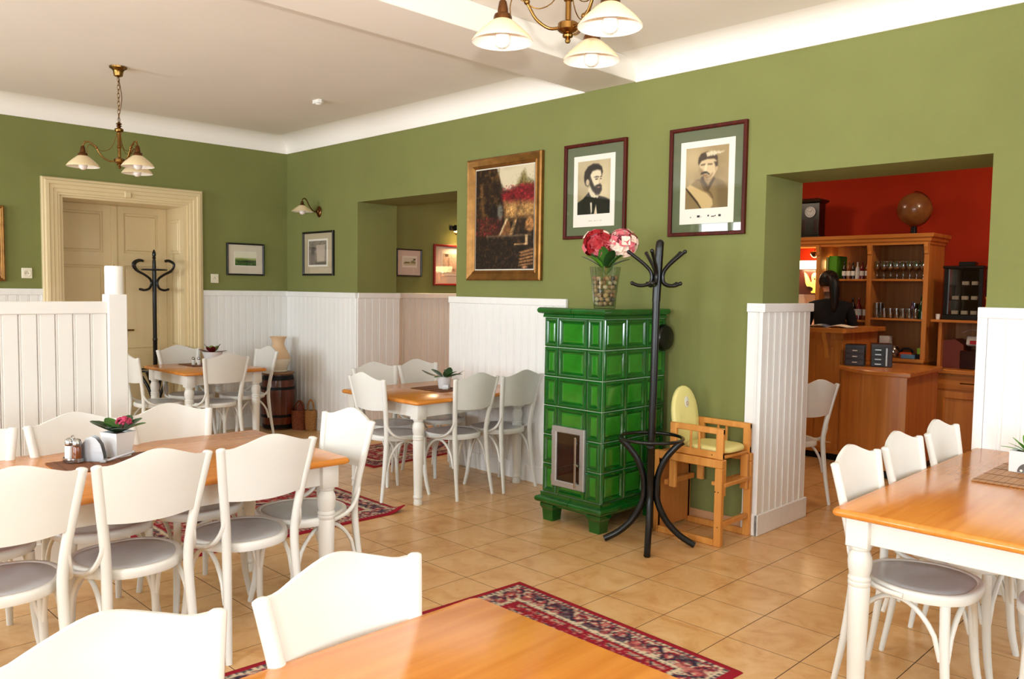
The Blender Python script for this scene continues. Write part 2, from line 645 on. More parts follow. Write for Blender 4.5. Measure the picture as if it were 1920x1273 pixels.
# ---- colour-attribute pictures: a fine grid whose vertices carry the print's colours
class Paint:
    def __init__(self, nx, ny, rgb):
        self.nx, self.ny = nx, ny
        u = (np.arange(nx) + .5) / nx
        v = (np.arange(ny) + .5) / ny
        self.U, self.V = np.meshgrid(u, v)
        self.a = np.tile(np.array(rgb, float), (ny, nx, 1))
        self.rng = np.random.default_rng(5)

    def noise(self, s, seed=0):
        r = np.random.default_rng(seed)
        sy = max(2, int(round(s * self.ny / self.nx)))
        g = r.random((sy + 2, s + 2))
        x = self.U * s
        y = self.V * sy
        i, j = x.astype(int), y.astype(int)
        fx, fy = x - i, y - j
        fx, fy = fx * fx * (3 - 2 * fx), fy * fy * (3 - 2 * fy)
        return (g[j, i] * (1 - fx) + g[j, i + 1] * fx) * (1 - fy) + (g[j + 1, i] * (1 - fx) + g[j + 1, i + 1] * fx) * fy

    def blend(self, m, rgb, al=1.0):
        m = np.clip(m, 0, 1)[..., None] * al
        self.a = self.a * (1 - m) + np.array(rgb, float) * m
        return self

    def ell(self, cx, cy, rx, ry, rgb, soft=0.08, al=1.0, rot=0.0):
        dx, dy = self.U - cx, self.V - cy
        c, s = math.cos(rot), math.sin(rot)
        d = np.sqrt(((dx * c + dy * s) / rx) ** 2 + ((-dx * s + dy * c) / ry) ** 2)
        return self.blend((1 + soft - d) / (2 * soft), rgb, al)

    def poly(self, pts, rgb, soft=0.012, al=1.0):
        ins = np.zeros(self.U.shape, bool)
        dist = np.full(self.U.shape, 9.0)
        n = len(pts)
        for k in range(n):
            x0, y0 = pts[k]
            x1, y1 = pts[(k + 1) % n]
            if y0 != y1:
                cond = (self.V > min(y0, y1)) & (self.V <= max(y0, y1))
                xx = x0 + (self.V - y0) * (x1 - x0) / (y1 - y0)
                ins ^= cond & (self.U < xx)
            ex, ey = x1 - x0, y1 - y0
            L = ex * ex + ey * ey + 1e-12
            t = np.clip(((self.U - x0) * ex + (self.V - y0) * ey) / L, 0, 1)
            dist = np.minimum(dist, np.hypot(self.U - x0 - t * ex, self.V - y0 - t * ey))
        sd = np.where(ins, dist, -dist)
        return self.blend(0.5 + sd / (2 * soft), rgb, al)

    def mesh(self, name, w, h, material, lift=None):
        """Upright in local X-Z, facing -Y, lower left at the origin (lift: z displacement for lying pieces)."""
        nx, ny = self.nx, self.ny
        xs = np.linspace(0, w, nx)
        zs = np.linspace(0, h, ny)
        X, Z = np.meshgrid(xs, zs)
        if lift is None:
            V = np.stack([X, np.zeros_like(X), Z], -1).reshape(-1, 3)
        else:
            V = np.stack([X, Z, lift(X, Z)], -1).reshape(-1, 3)
        i, j = np.meshgrid(np.arange(nx - 1), np.arange(ny - 1))
        a = (j * nx + i).ravel()
        F = np.stack([a, a + 1, a + nx + 1, a + nx], 1)
        me = bpy.data.meshes.new(name)
        me.from_pydata(V.tolist(), [], F.tolist())
        at = me.color_attributes.new('Col', 'FLOAT_COLOR', 'POINT')
        c = np.clip(self.a / 255, 0, 1)
        c = np.where(c <= 0.04045, c / 12.92, ((c + 0.055) / 1.055) ** 2.4)
        at.data.foreach_set('color', np.concatenate([c, np.ones((*c.shape[:2], 1))], -1).ravel().astype(np.float32))
        me.materials.append(MATS[material])
        me.update()
        return me
# ------------------------------------------------------------------ room shell
GT = 2.94      # top of the green paint / underside of the beam
CZ = 3.10      # ceiling
OP1 = (1.335, 2.805, 2.34)
OP2 = (5.645, 6.872, 2.225)
T1, T2 = 0.475, 0.485
BAR_Y = 3.98
ALC_X = 1.18
DOOR = (-2.273, -1.112, 2.30)

g = G()
g.box(-0.6, BACK_X + 0.4, WIN_Y - 0.4, BAR_Y + 0.1, -0.12, -0.0005)
floor = struct('floor', g.build('floor', 'grout', smooth=0))

# floor tiles, 33 cm with thin joints, laid square to the walls
PX, PY = 0.33333, 0.34010
OX, OY = 5.6403, -1.4757
tg = G().box(-PX / 2 + .0022, PX / 2 - .0022, -PY / 2 + .0022, PY / 2 - .0022, -0.012, 0.0)
tile_me = tg.mesh('tile', 'tile', smooth=0)
cells = []
camM = cam.matrix_basis.inverted()
for i in range(-19, 15):
    for j in range(-16, 17):
        x, y = OX + (i + .5) * PX, OY + (j + .5) * PY
        if x < -0.5 or x > BACK_X + .2 or y < WIN_Y - .2 or y > BAR_Y:
            continue
        if 0.1 < y < 0.35 and not (OP1[0] < x < OP1[1] or OP2[0] < x < OP2[1]):
            continue
        if y > 0.5 and x < ALC_X - .1:
            continue
        if x < -.1 and not (DOOR[0] < y < DOOR[1]):
            continue
        q = camM @ Vector((x, y, 0))
        vis = q.z < -0.5 and abs(q.x / -q.z) < 0.66 and abs(q.y / -q.z) < 0.46
        cells.append((0 if vis else 1, -q.z if vis else 0, x, y))
cells.sort()
for c in cells[:300]:
    link('tile', tile_me, floor, (c[2], c[3], 0))
g = G()
for c in cells[300:]:
    g.box(c[2] - PX / 2 + .0016, c[2] + PX / 2 - .0016, c[3] - PY / 2 + .0016, c[3] + PY / 2 - .0016, -0.012, 0.0)
o = g.build('tile_field', 'tile', floor, smooth=0)
o['kind'] = 'stuff'

# main green wall with the two openings
g = G()
g.box(0, OP1[0], 0, T1, 0, CZ + .1)
g.box(OP1[0], OP1[1], 0, T1, OP1[2], CZ + .1)
g.box(OP1[1], OP2[0], 0, T2, 0, CZ + .1)
g.box(OP2[0], OP2[1], 0, T2, OP2[2], CZ + .1)
g.box(OP2[1], BACK_X + .3, 0, T2, 0, CZ + .1)
struct('wall_main', g.build('wall_main', 'green_wall', smooth=0))
# far wall with the door recess
g = G()
g.box(-.55, 0, WIN_Y - .3, DOOR[0], 0, CZ + .1)
g.box(-.55, 0, DOOR[1], T1, 0, CZ + .1)
g.box(-.55, 0, DOOR[0], DOOR[1], DOOR[2], CZ + .1)
g.box(-.75, -.55, DOOR[0] - .1, DOOR[1] + .1, 0, CZ)
struct('wall_far', g.build('wall_far', 'green_wall', smooth=0))

def wall_with_holes(name, holes, lo, hi, axis, c0, c1, m):
    g = G()
    def bx(a, b, z0, z1):
        if axis == 'x': g.box(a, b, c0, c1, z0, z1)
        else: g.box(c0, c1, a, b, z0, z1)
    e = lo
    for a, b in sorted(holes):
        bx(e, a, 0, CZ + .1)
        bx(a, b, 0, WZ0)
        bx(a, b, WZ1, CZ + .1)
        e = b
    bx(e, hi, 0, CZ + .1)
    return struct(name, g.build(name, m, smooth=0))

wall_with_holes('wall_window', WINS_Y, -.55, BACK_X + .3, 'x', WIN_Y - .3, WIN_Y, 'green_wall')
wall_with_holes('wall_back', WINS_X, WIN_Y - .3, T2, 'y', BACK_X, BACK_X + .3, 'green_wall')

def window(n, cx, cy, w, rz):
    """Casement window standing in the wall hole; local X along the wall."""
    W = struct('window_%d' % n)
    W.location = (cx, cy, WZ0)
    W.rotation_euler = (0, 0, rz)
    h = WZ1 - WZ0
    g = G()
    for a, b, c, d in ((-w / 2, -w / 2 + .06, 0, h), (w / 2 - .06, w / 2, 0, h), (-w / 2, w / 2, 0, .06), (-w / 2, w / 2, h - .06, h), (-.035, .035, 0, h), (-w / 2, w / 2, h * .68, h * .68 + .06)):
        g.box(a, b, -.03, .03, c, d, .004)
    g.build('window_frame', 'window_frame_paint', W)
    for a, b in ((-w / 2 + .06, -.035), (.035, w / 2 - .06)):
        for c, d in ((.06, h * .68), (h * .68 + .06, h - .06)):
            G().box(a, b, -.003, .003, c, d).build('pane', 'pane_glass', W, smooth=0)
    G().box(-w / 2 - .05, w / 2 + .05, .03, .26, -.03, 0, .006).build('window_sill', 'window_frame_paint', W)

k = 1
for a, b in WINS_Y:
    window(k, (a + b) / 2, WIN_Y - .2, b - a, 0)
    k += 1
for a, b in WINS_X:
    window(k, BACK_X + .2, (a + b) / 2, b - a, PI / 2)
    k += 1

# ceiling, beam and coving
struct('ceiling', G().box(-.55, BACK_X + .3, WIN_Y - .3, T2, CZ, CZ + .12).build('ceiling', 'ceiling_paint', smooth=0))
BX0, BX1 = 4.20, 4.655
struct('trim_1', G().box(BX0, BX1, WIN_Y, 0, GT + .004, CZ, .004).build('trim_1', 'ceiling_paint', smooth=0))

def cove(name, x0, y0, x1, y1, nx, ny):
    """Concave plaster cove along a wall line; (nx,ny) points into the room."""
    prof = [(0.0, GT), (0.010, GT)] + [(.19 - .18 * math.cos(t), GT + .035 + (CZ - GT - .035) * math.sin(t)) for t in np.linspace(0.05, PI / 2, 9)] + [(0.0, CZ)]
    rings = []
    for (x, y) in ((x0, y0), (x1, y1)):
        rings.append([(x + nx * a, y + ny * a, z) for a, z in prof])
    g = G()
    g.loft(rings)
    return struct(name, g.build(name, 'cove_paint', smooth=50))

cove('trim_2', 0, 0, BX0, 0, 0, -1)
cove('trim_3', BX1, 0, BACK_X, 0, 0, -1)
cove('trim_4', 0, WIN_Y, 0, 0, 1, 0)

# rooms behind the two openings
struct('wall_alcove', G().box(ALC_X - .2, ALC_X, T1, BAR_Y, 0, 3.1).build('wall_alcove', 'green_wall', smooth=0))
struct('wall_bar', G().box(ALC_X - .2, 8.7, BAR_Y, BAR_Y + .2, 0, 3.1).build('wall_bar', 'red_wall', smooth=0))
struct('wall_bar_right', G().box(8.5, 8.7, T2, BAR_Y, 0, 3.1).build('wall_bar_right', 'red_wall', smooth=0))
struct('ceiling_bar', G().box(ALC_X - .2, 8.7, T1, BAR_Y + .2, 2.98, 3.1).build('ceiling_bar', 'ceiling_paint', smooth=0))

# ------------------------------------------------------------------ wainscot of tongue-and-groove boards
BP = 0.083
def board_mesh(h0, h1, key={}):
    k = (round(h0, 3), round(h1, 3))
    if k not in key:
        prof = [(0, 0), (0, -.012), (.003, -.018), (.060, -.018), (.063, -.0135), (.066, -.0135), (.068, -.017), (.0745, -.017), (.0765, -.0135), (.0805, -.0135), (BP, -.012), (BP, 0)]
        g = G()
        g.loft([[(x, y, h0) for x, y in prof], [(x, y, h1) for x, y in prof]])
        key[k] = g.mesh('board', 'panel_white', smooth=0)
    return key[k]

def wainscot(name, x, y, rz, L, h, stile0=0.0, stile1=0.0, cap0=0.0, cap1=0.0):
    """Local X runs along the wall, local -Y faces the room."""
    W = struct(name)
    W.location = (x, y, 0)
    W.rotation_euler = (0, 0, rz)
    n = max(1, round((L - stile0 - stile1) / BP))
    me = board_mesh(.13, h - .05)
    sc = (L - stile0 - stile1) / n / BP
    for i in range(n):
        o = link('board', me, W, (stile0 + i * BP * sc, 0, 0))
        o.scale = (sc, 1, 1)
    G().box(-cap0, L + cap1, -.030, 0, h - .055, h, .004).build('cap_rail', 'panel_white', W, smooth=0)
    G().box(-cap0, L + cap1, -.026, 0, 0, .135, .004).build('base_rail', 'panel_white', W, smooth=0)
    for a, b in ((0, stile0), (L - stile1, L)):
        if b - a > .001:
            G().box(a, b, -.026, 0, .13, h - .05, .003).build('stile', 'panel_white', W, smooth=0)
    return W

wainscot('trim_5', 0, -5.0, PI / 2, 5.0 - 2.41, 1.458, 0, .03)
wainscot('trim_6', 0, -.963, PI / 2, .963, 1.458, .0, .0)
wainscot('trim_7', 0, 0, 0, OP1[0], 1.455)
wainscot('trim_8', OP1[0] - .012, 0, PI / 2, .52, 1.455)
wainscot('trim_9', ALC_X, .52, PI / 2, 1.9, 1.455)
wainscot('trim_10', 2.735, 0, 0, 4.075 - 2.735, 1.443, 0, .045)
wainscot('trim_11', 5.555, 0, 0, .085, 1.445, .0, .0, 0, .03)
wainscot('trim_12', OP2[0], -.026, PI / 2, .66, 1.445, 0, 0, 0, 0.02)
wainscot('trim_13', OP2[1] - .03, 0, 0, 3.3, 1.452, .045, 0)
G().box(OP2[0] - .12, OP2[0] - .0005, T2 + .001, .634, 0, 1.44, .003).build('trim_14', 'panel_white', smooth=0)
struct('trim_14', bpy.data.objects['trim_14'])
# skirting of floor tile on the bare green stretch
S = struct('baseboard_main')
for i in range(5):
    G().box(0, .300, -.012, 0, 0, .085, .002).build('tile', 'skirting_tile', S, smooth=0, loc=(4.08 + i * .297, 0, 0))

# ------------------------------------------------------------------ double door in the far wall
D = struct('door_1')
yl, yr, zt = DOOR
prof = [(0.0, 0.0), (0.0, .022), (.018, .022), (.022, .030), (.05, .030), (.056, .040), (.085, .040), (.092, .052), (.118, .052), (.128, .040), (.140, .040), (.150, .028), (.150, 0.0)]
rings = []
for y, z, dy, dz in ((yl, 0, -1, 0), (yl, zt, -1, 1), (yr, zt, 1, 1), (yr, 0, 1, 0)):
    rings.append([(a + .001, y + dy * d, z + dz * d) for d, a in prof])
g = G()
g.loft(rings)
g.build('casing', 'door_cream', D, smooth=20)
G().box(.03, .052, -1.72, -1.66, zt + .02, zt + .075, .006).build('casing_block', 'door_cream', D)
LX = -.42
for s, y in ((1, yl), (-1, yr)):
    j = G().box(LX - .05, .001, y - .001 if s > 0 else y - .03, y + .03 if s > 0 else y + .001, 0, zt + .0008, 0).build('jamb', 'door_cream', D)
    yy = y + s * .03
    for z0, z1 in ((.2, .75), (.88, 1.66), (1.82, 2.16)):
        g = G()
        g.box(LX + .10, -.09, yy - s * .005, yy + s * .010, z0, z1, .004)
        g.box(LX + .13, -.12, yy - s * .003, yy + s * .016, z0 + .03, z1 - .03, .004)
        g.build('panel', 'door_cream', j)
G().box(LX - .05, .0005, yl + .0305, yr - .0305, zt - .02, zt + .0008, 0).build('head_jamb', 'door_cream', D)
mid = -1.66
for n, (a, b) in enumerate(((yl + .03, mid - .012), (mid + .012, yr - .03))):
    g = G()
    g.box(LX - .05, LX - .022, a, b, .01, zt - .02)
    st = .085 if n else .09
    g.box(LX - .03, LX, a, a + st, .01, zt - .02, .003)
    g.box(LX - .03, LX, b - st, b, .01, zt - .02, .003)
    for z0, z1 in ((.01, .20), (.60, .84), (1.69, 1.82), (2.21, zt - .02)):
        g.box(LX - .03, LX, a + st - .004, b - st + .004, z0, z1, .003)
    leaf = g.build('door_leaf', 'door_cream', D)
    for z0, z1 in ((.20, .60), (.84, 1.69), (1.82, 2.21)):
        g = G()
        g.box(LX - .03, LX - .012, a + st + .018, b - st - .018, z0 + .02, z1 - .02, .010)
        g.build('panel', 'door_cream', leaf)
G().box(LX - .03, LX + .018, mid - .03, mid + .03, .01, zt - .02, .008).build('astragal', 'door_cream', D)
g = G()
g.tube([(LX + .0, mid + .09, 1.05), (LX + .05, mid + .09, 1.05), (LX + .055, mid + .16, 1.05)], .009, 8)
g.box(LX - .002, LX + .006, mid + .07, mid + .11, .98, 1.12, .002)
g.build('door_handle', 'brass', D)

# ------------------------------------------------------------------ low boarded partition with post and white candle
PXX = 3.30
P = thing('partition', 'low white boarded partition with square end post in front of the cream door', 'partition', (PXX, -2.965, 0))
G().box(-.05, .05, -.05, .05, 0, 1.452, .004).build('post', 'partition_white', P)
me = None
for i in range(14):
    g = G()
    if me is None:
        w = .086
        pr = [(0, 0), (.002, .010), (.006, .013), (.072, .013), (.0745, .008), (.077, .008), (.079, .0115), (.084, .0115), (w, .008), (w, -.008), (.0, -.010)]
        g.loft([[(y, -x, z) for x, y in pr] for z in (.12, 1.36)])
        me = g.mesh('board', 'partition_white', smooth=0)
    link('board', me, P, (0.012, -.05 - i * .0865, 0))
G().box(-.024, .034, -.05 - 14 * .0865, -.045, 1.345, 1.412, .004).build('top_rail', 'partition_white', P)
G().box(-.024, .034, -.05 - 14 * .0865, -.045, 0, .13, .004).build('bottom_rail', 'partition_white', P)
c = thing('pillar_candle', 'thick white pillar candle standing on the partition post', 'candle', (PXX, -2.968, 1.452))
G().lathe([(.044, 0), (.047, .006), (.047, .148), (.044, .156), (.036, .157), (.03, .150), (0, .149)], n=28).build('wax', 'wax', c)
G().tube([(0, 0, .148), (.001, .001, .158), (.003, .002, .164)], .0015, 6).build('wick', 'soot', c)
# ------------------------------------------------------------------ chairs
def outline(sx, sy, n=32, z=0.0, k=1.0):
    out = []
    for i in range(n):
        a = 2 * PI * i / n
        c, s = math.cos(a), math.sin(a)
        x = sx * math.copysign(abs(c) ** .78, c)
        y = sy * math.copysign(abs(s) ** .82, s)
        if y < 0:
            x *= 1 - .20 * (-y / sy)
        out.append((x * k, y * k, z))
    return out

def post_xy(z):
    """Centre line of the right rear post."""
    Z = [0, .2, .43, .56, .72, .885]
    X = [.172, .160, .152, .159, .181, .206]
    Y = [-.246, -.214, -.190, -.198, -.224, -.256]
    return float(np.interp(z, Z, X)), float(np.interp(z, Z, Y))

def make_chair(label, group):
    t = thing('dining_chair', label, 'chair', group=group)
    A, B = .206, .205
    g = G()
    g.loft([outline(A, B, z=z, k=k) for k, z in ((.93, .421), (.985, .424), (1.0, .431), (1.0, .449), (.985, .458), (.96, .461), (.90, .461), (.875, .457))], True, False)
    seat = g.build('seat', 'chair_white', t, smooth=45)
    g = G()
    g.loft([outline(A, B, z=z, k=k) for k, z in ((.88, .4565), (.86, .4585), (.6, .4555), (.3, .4535), (.02, .453))], False, True)
    g.build('seat_panel', 'seat_grey', seat, smooth=60)
    for s in (-1, 1):
        pts = spline([(s * post_xy(z)[0], post_xy(z)[1], z) for z in (0, .2, .43, .56, .72, .867)] , 3)
        g = G()
        rs = [.0135 + .006 * min(1, p[2] / .35) for p in pts]
        g.tube(pts, rs, 10, flat=.8, up=(0, 1, 0))
        x, y = post_xy(.87)
        g.tube([(s * x, y, .866), (s * (x + .0005), y - .001, .872), (s * (x + .001), y - .0015, .876)], [.0195, .0185, .010], 10, flat=.8, up=(0, 1, 0))
        g.build('rear_post', 'chair_white', t, smooth=45)
        g = G()
        g.tube(spline([(s * .158, .135, .425), (s * .164, .140, .28), (s * .173, .152, .12), (s * .188, .172, 0)], 3), [.0175, .0175, .0172, .017, .0165, .016, .0152, .0145, .0138, .0130], 10)
        g.build('leg', 'chair_white', t, smooth=45)
        # side hoop under the seat
        pts = []
        for i in range(15):
            a = i / 14
            pts.append((s * (.168 - .008 * a - .004 * math.sin(PI * a)), .130 - a * .318, .225 + .190 * math.sin(PI * a) ** .55))
        G().tube(pts, .0095, 8).build('hoop', 'chair_white', t, smooth=45)
        # bentwood bracket between post and seat
        pts = spline([(s * .165, -.205, .585), (s * .172, -.196, .535), (s * .184, -.165, .487), (s * .196, -.115, .456), (s * .205, -.05, .442), (s * .2065, .01, .438)], 4)
        G().tube(pts, .0105, 8).build('bracket', 'chair_white', t, smooth=45)
    pts = []
    for i in range(15):
        a = i / 14
        pts.append((-.162 + a * .324, .150 + .012 * math.sin(PI * a), .225 + .190 * math.sin(PI * a) ** .55))
    G().tube(pts, .0095, 8).build('hoop', 'chair_white', t, smooth=45)
    # curved plywood back with a humped top edge
    def top(u):
        return .872 + .043 * math.exp(-(u / .50) ** 2) - .005 * math.exp(-((abs(u) - .78) / .15) ** 2)
    def fn(a, b):
        u = a * 2 - 1
        zt_, zb = top(u), .655 - .012 * (1 - u * u)
        e = max(0, abs(u) - .94) / .06
        zt_ -= .006 * e * e
        z = zb + (zt_ - zb) * b
        x, y = post_xy(min(z, .885))
        return (u * (x + .004), y - .030 * (1 - u * u) + .006, z)
    G().slab(fn, 22, 8, (0, -.0125, 0)).build('backrest', 'chair_white', t, smooth=50)
    return t

F_NX, F_PX, F_PY, F_NY = PI / 2, -PI / 2, 0.0, PI      # facing -x, +x, +y, -y
chair0 = None
def chair(x, y, face, label, group, twist=0.0):
    global chair0
    if chair0 is None:
        chair0 = make_chair(label, group)
        chair0.location = (x, y, 0)
        chair0.rotation_euler = (0, 0, face + math.radians(twist))
        return chair0
    return dup(chair0, (x, y, 0), face + math.radians(twist), label, group)

# ------------------------------------------------------------------ tables with honey-coloured tops and turned white legs
def make_table(label, x0, x1, y0, y1, rot=0.0, H=.738, group='dining tables with turned legs', grain='table_wood'):
    cx, cy = (x0 + x1) / 2, (y0 + y1) / 2
    a, b = (x1 - x0) / 2, (y1 - y0) / 2
    t = thing('dining_table', label, 'table', (cx, cy, 0), math.radians(rot), group)
    g = G()
    def ring(o, z):
        c = .02
        X, Y = a - o, b - o
        return [(-X + c, -Y, z), (X - c, -Y, z), (X - c * .3, -Y + c * .3, z), (X, -Y + c, z), (X, Y - c, z), (X - c * .3, Y - c * .3, z), (X - c, Y, z), (-X + c, Y, z), (-X + c * .3, Y - c * .3, z), (-X, Y - c, z), (-X, -Y + c, z), (-X + c * .3, -Y + c * .3, z)]
    g.loft([ring(.012, H - .030), ring(.004, H - .027), ring(.0, H - .020), ring(.0, H - .012), ring(.004, H - .004), ring(.011, H)])
    g.build('tabletop', grain, t, smooth=40)
    i, th, zb = .075, .022, H - .030
    la, lb = a - i, b - i
    for y in (-lb, lb):
        G().box(-la, la, y - th / 2, y + th / 2, zb - .095, zb - .0008, .002).build('apron', 'table_white', t)
    for x in (-la, la):
        G().box(x - th / 2, x + th / 2, -lb, lb, zb - .095, zb - .0008, .002).build('apron', 'table_white', t)
    prof = [(r_, z_ * .98) for r_, z_ in [(.030, .0), (.032, .004), (.031, .02), (.029, .045), (.0335, .05), (.0345, .062), (.031, .068), (.0295, .074), (.031, .15), (.036, .34), (.0385, .455), (.036, .463), (.040, .468), (.040, .478), (.036, .482), (.040, .488), (.039, .496), (.034, .502), (.040, .525), (.0425, .550), (.041, .572), (.034, .590), (.030, .596), (.036, .602), (.037, .610), (.034, .616)]]
    lg = G()
    lg.lathe(prof, n=20)
    lg.box(-.041, .041, -.041, .041, .600, zb - .0008, .003)
    me = lg.mesh('leg', 'table_white', smooth=45)
    for sx in (-1, 1):
        for sy in (-1, 1):
            link('leg', me, t, (sx * (la - .006), sy * (lb - .006), 0))
    return t

make_table('small square table near the far door, set with a potted begonia and shakers', .13, 1.05, -1.61, -.81)
make_table('honey-topped table against the white boards left of the green stove', 2.835, 3.752, -1.178, -.035)
make_table('long table ringed by seven chairs, holding a pink-flowered pot and napkin stand', 4.0, 4.955, -4.55, -2.525, -2.0)
make_table('empty orange-brown table filling the bottom edge of the photo', 6.606, 7.52, -5.1, -3.262, 0)
make_table('large table at the right edge with a slatted bamboo mat on it', 6.862, 7.77, -1.755, -.035)

cC = 'chairs around the long table'
chair(4.825, -3.0, F_NX, 'chair at the near side of the long table, closest to its turned corner leg', cC)
chair(4.825, -3.465, F_NX, 'middle chair of three along the near side of the long table', cC, 2)
chair(4.82, -3.90, F_NX, 'chair at the near side of the long table cut by the left photo edge', cC, -2)
chair(4.27, -2.945, F_PX, 'far-side chair of the long table, furthest right, beyond its bare wood', cC, 3)
chair(4.29, -3.39, F_PX, 'far-side chair of the long table, behind the pink-flowered pot', cC, 2)
chair(4.29, -3.86, F_PX, 'far-side chair of the long table, cut by the left photo edge', cC)
chair(4.70, -2.62, F_NY, 'bright white chair at the right-hand end of the long table', cC)
cD = 'chairs in the foreground'
chair(6.835, -3.63, F_PX, 'large foreground white chair back touching the orange-brown table', cD, 2)
chair(6.835, -4.135, F_PX, 'foreground white chair back in the lower left photo corner', cD, 0)
cB = 'chairs around the table by the stove'
chair(3.315, -1.03, F_PY, 'chair with its back to us at the left end of the table by the stove', cB)
chair(3.55, -.67, F_NX, 'chair in front of the white orchid pot at the table by the stove', cB)
chair(3.61, -.265, F_NX, 'chair beside the green stove, nearest its left edge', cB)
chair(2.97, -.78, F_PX, 'left one of two chairs facing us behind the table by the stove', cB)
chair(2.97, -.33, F_PX, 'right one of two chairs facing us behind the table by the stove', cB, 3)
cA = 'chairs around the small far table'
chair(.97, -1.30, F_NX, 'chair with its back to us in front of the small far table', cA)
chair(.33, -1.24, F_PX, 'chair behind the small far table, against the door casing', cA)
chair(.67, -1.68, F_PY, 'chair at the left of the small far table, half behind the partition post', cA)
chair(.65, -.86, F_NY, 'chair in front of the wooden barrel at the small far table', cA)
cE = 'chairs around the right-hand table'
chair(7.07, -1.42, F_PX, 'nearest of three chairs tucked under the right-hand table', cE)
chair(7.075, -.94, F_PX, 'middle one of three chairs tucked under the right-hand table', cE)
chair(7.08, -.44, F_PX, 'furthest of three chairs tucked under the right-hand table, by the white boards', cE)
chair(7.58, -1.33, F_NX, 'chair whose grey seat shows under the right-hand table at the photo edge', cE)
chair(5.36, .98, F_NX, 'lone chair in the bar doorway beside the white boarded reveal', 'chairs in the bar', -18)

# ------------------------------------------------------------------ pictures
def rect_frame(w, h, prof):
    """Mitred frame; prof = (inset from the outer edge, depth towards the room)."""
    rings = []
    for sx, sz in ((0, 0), (1, 0), (1, 1), (0, 1), (0, 0)):
        rings.append([((w - d) if sx else d, -a, (h - d) if sz else d) for d, a in prof])
    g = G()
    g.loft(rings, False, False)
    n = len(prof)
    for k in range(4):
        g.add([rings[k][0], rings[k][-1], rings[k + 1][-1], rings[k + 1][0]], [(0, 1, 2, 3)])
    return g

def picture(name, label, x, y, z, rz, w, h, fw, fmat, mount, win, paint, depth=.022, glass=True, pmat='print', gilt=False, rim=None, cat='picture'):
    """win = (left, right, bottom, top) borders of the print inside the outer frame."""
    t = thing(name, label, cat, (x, y, z), rz)
    if gilt:
        prof = [(0, 0), (0, .030), (.012, .040), (.020, .036), (fw * .45, .030), (fw * .7, .022), (fw * .78, .028), (fw * .9, .022), (fw, .014), (fw, 0)]
    else:
        prof = [(0, 0), (0, depth), (.004, depth + .003), (fw - .006, depth + .003), (fw, depth - .003), (fw, 0)]
    rect_frame(w, h, prof).build('frame', fmat, t, smooth=30)
    if mount:
        G().box(fw - .004, w - fw + .004, -.007, -.002, fw - .004, h - fw + .004).build('mount', mount, t, smooth=0)
    l, r, b, tp = win
    if rim:
        G().box(l - rim[1], w - r + rim[1], -.010, -.003, b - rim[2], h - tp + rim[1], .001).build('paper_sheet', rim[0], t, smooth=0)
    me = paint.mesh('print', w - l - r, h - b - tp, pmat)
    link('print', me, t, (l, -.0115, b))
    if glass:
        G().box(fw - .002, w - fw + .002, -.0155, -.0135, fw - .002, h - fw + .002).build('pane', 'pane_glass', t, smooth=0)
    return t

# garden-courtyard oil painting
p = Paint(110, 150, (40, 24, 12))
n1, n2, n3 = p.noise(9, 1), p.noise(24, 2), p.noise(50, 3)
p.poly([(.34, 1.02), (1.02, 1.02), (1.02, .70), (.5, .78), (.44, .84)], (226, 210, 176), .02)
p.blend((p.V > .74) * (n1 - .45) * 1.2 * (p.U > .42), (198, 176, 138), .6)
p.poly([(-.02, 1.02), (.36, 1.02), (.45, .82), (.40, .74), (.44, .55), (.10, .5), (-.02, .5)], (44, 28, 14), .02)
p.blend((p.U < .42) * (p.V > .5) * (n2 - .5) * 2.2, (108, 74, 34), .8)
p.poly([(.08, .85), (.13, .86), (.16, .52), (.10, .52)], (140, 98, 50), .02, .7)
p.poly([(.70, .80), (.80, .92), (.84, .95), (.88, .86), (.97, .84), (1.02, .78), (1.02, .70), (.62, .74)], (128, 112, 62), .03)
p.blend((p.U > .6) * (p.V > .74) * (p.V < .93) * (n3 - .55) * 2 * (p.U - .5), (86, 80, 40), .8)
p.poly([(.45, .74), (.62, .78), (.8, .82), (1.02, .80), (1.02, .62), (.78, .66), (.6, .63), (.47, .68)], (132, 26, 30), .025)
p.blend((p.U > .46) * (p.V > .62) * (p.V < .82) * (n3 - .5) * 2.4, (190, 50, 48), .8)
p.blend((p.U > .46) * (p.V > .6) * (p.V < .8) * (.42 - n2) * 2.4, (70, 16, 16), .8)
p.poly([(.50, .66), (1.02, .64), (1.02, .50), (.52, .50)], (206, 156, 92), .035)
p.blend((p.U > .5) * (p.V > .5) * (p.V < .67) * (n2 - .55) * 2, (150, 96, 44), .8)
p.ell(.43, .56, .05, .08, (150, 150, 138), .3, .8)
p.ell(.32, .55, .07, .09, (24, 18, 14), .4, .9)
p.poly([(.06, .5), (.42, .5), (.42, .32), (.06, .32)], (74, 34, 22), .03)
p.blend((p.U < .5) * (p.V > .32) * (p.V < .52) * (n3 - .55) * 2.4, (150, 44, 40), .9)
p.poly([(.42, .33), (.55, .49), (.60, .47), (.63, .33)], (130, 84, 46), .012)
p.poly([(.41, .33), (.54, .50), (.57, .49), (.44, .33)], (226, 196, 150), .008)
p.poly([(.60, .34), (.67, .48), (.72, .48), (.66, .33)], (206, 160, 100), .012)
p.poly([(.66, .33), (.74, .5), (.86, .48), (.88, .34)], (52, 36, 22), .02)
p.ell(.93, .43, .07, .07, (186, 128, 72), .2)
p.poly([(.2, .335), (.95, .335), (.95, .315), (.2, .315)], (150, 126, 96), .01)
p.poly([(-.02, .32), (1.02, .32), (1.02, -.02), (-.02, -.02)], (34, 22, 12), .02)
p.blend((p.V < .32) * (n3 - .55) * 2, (84, 62, 34), .7)
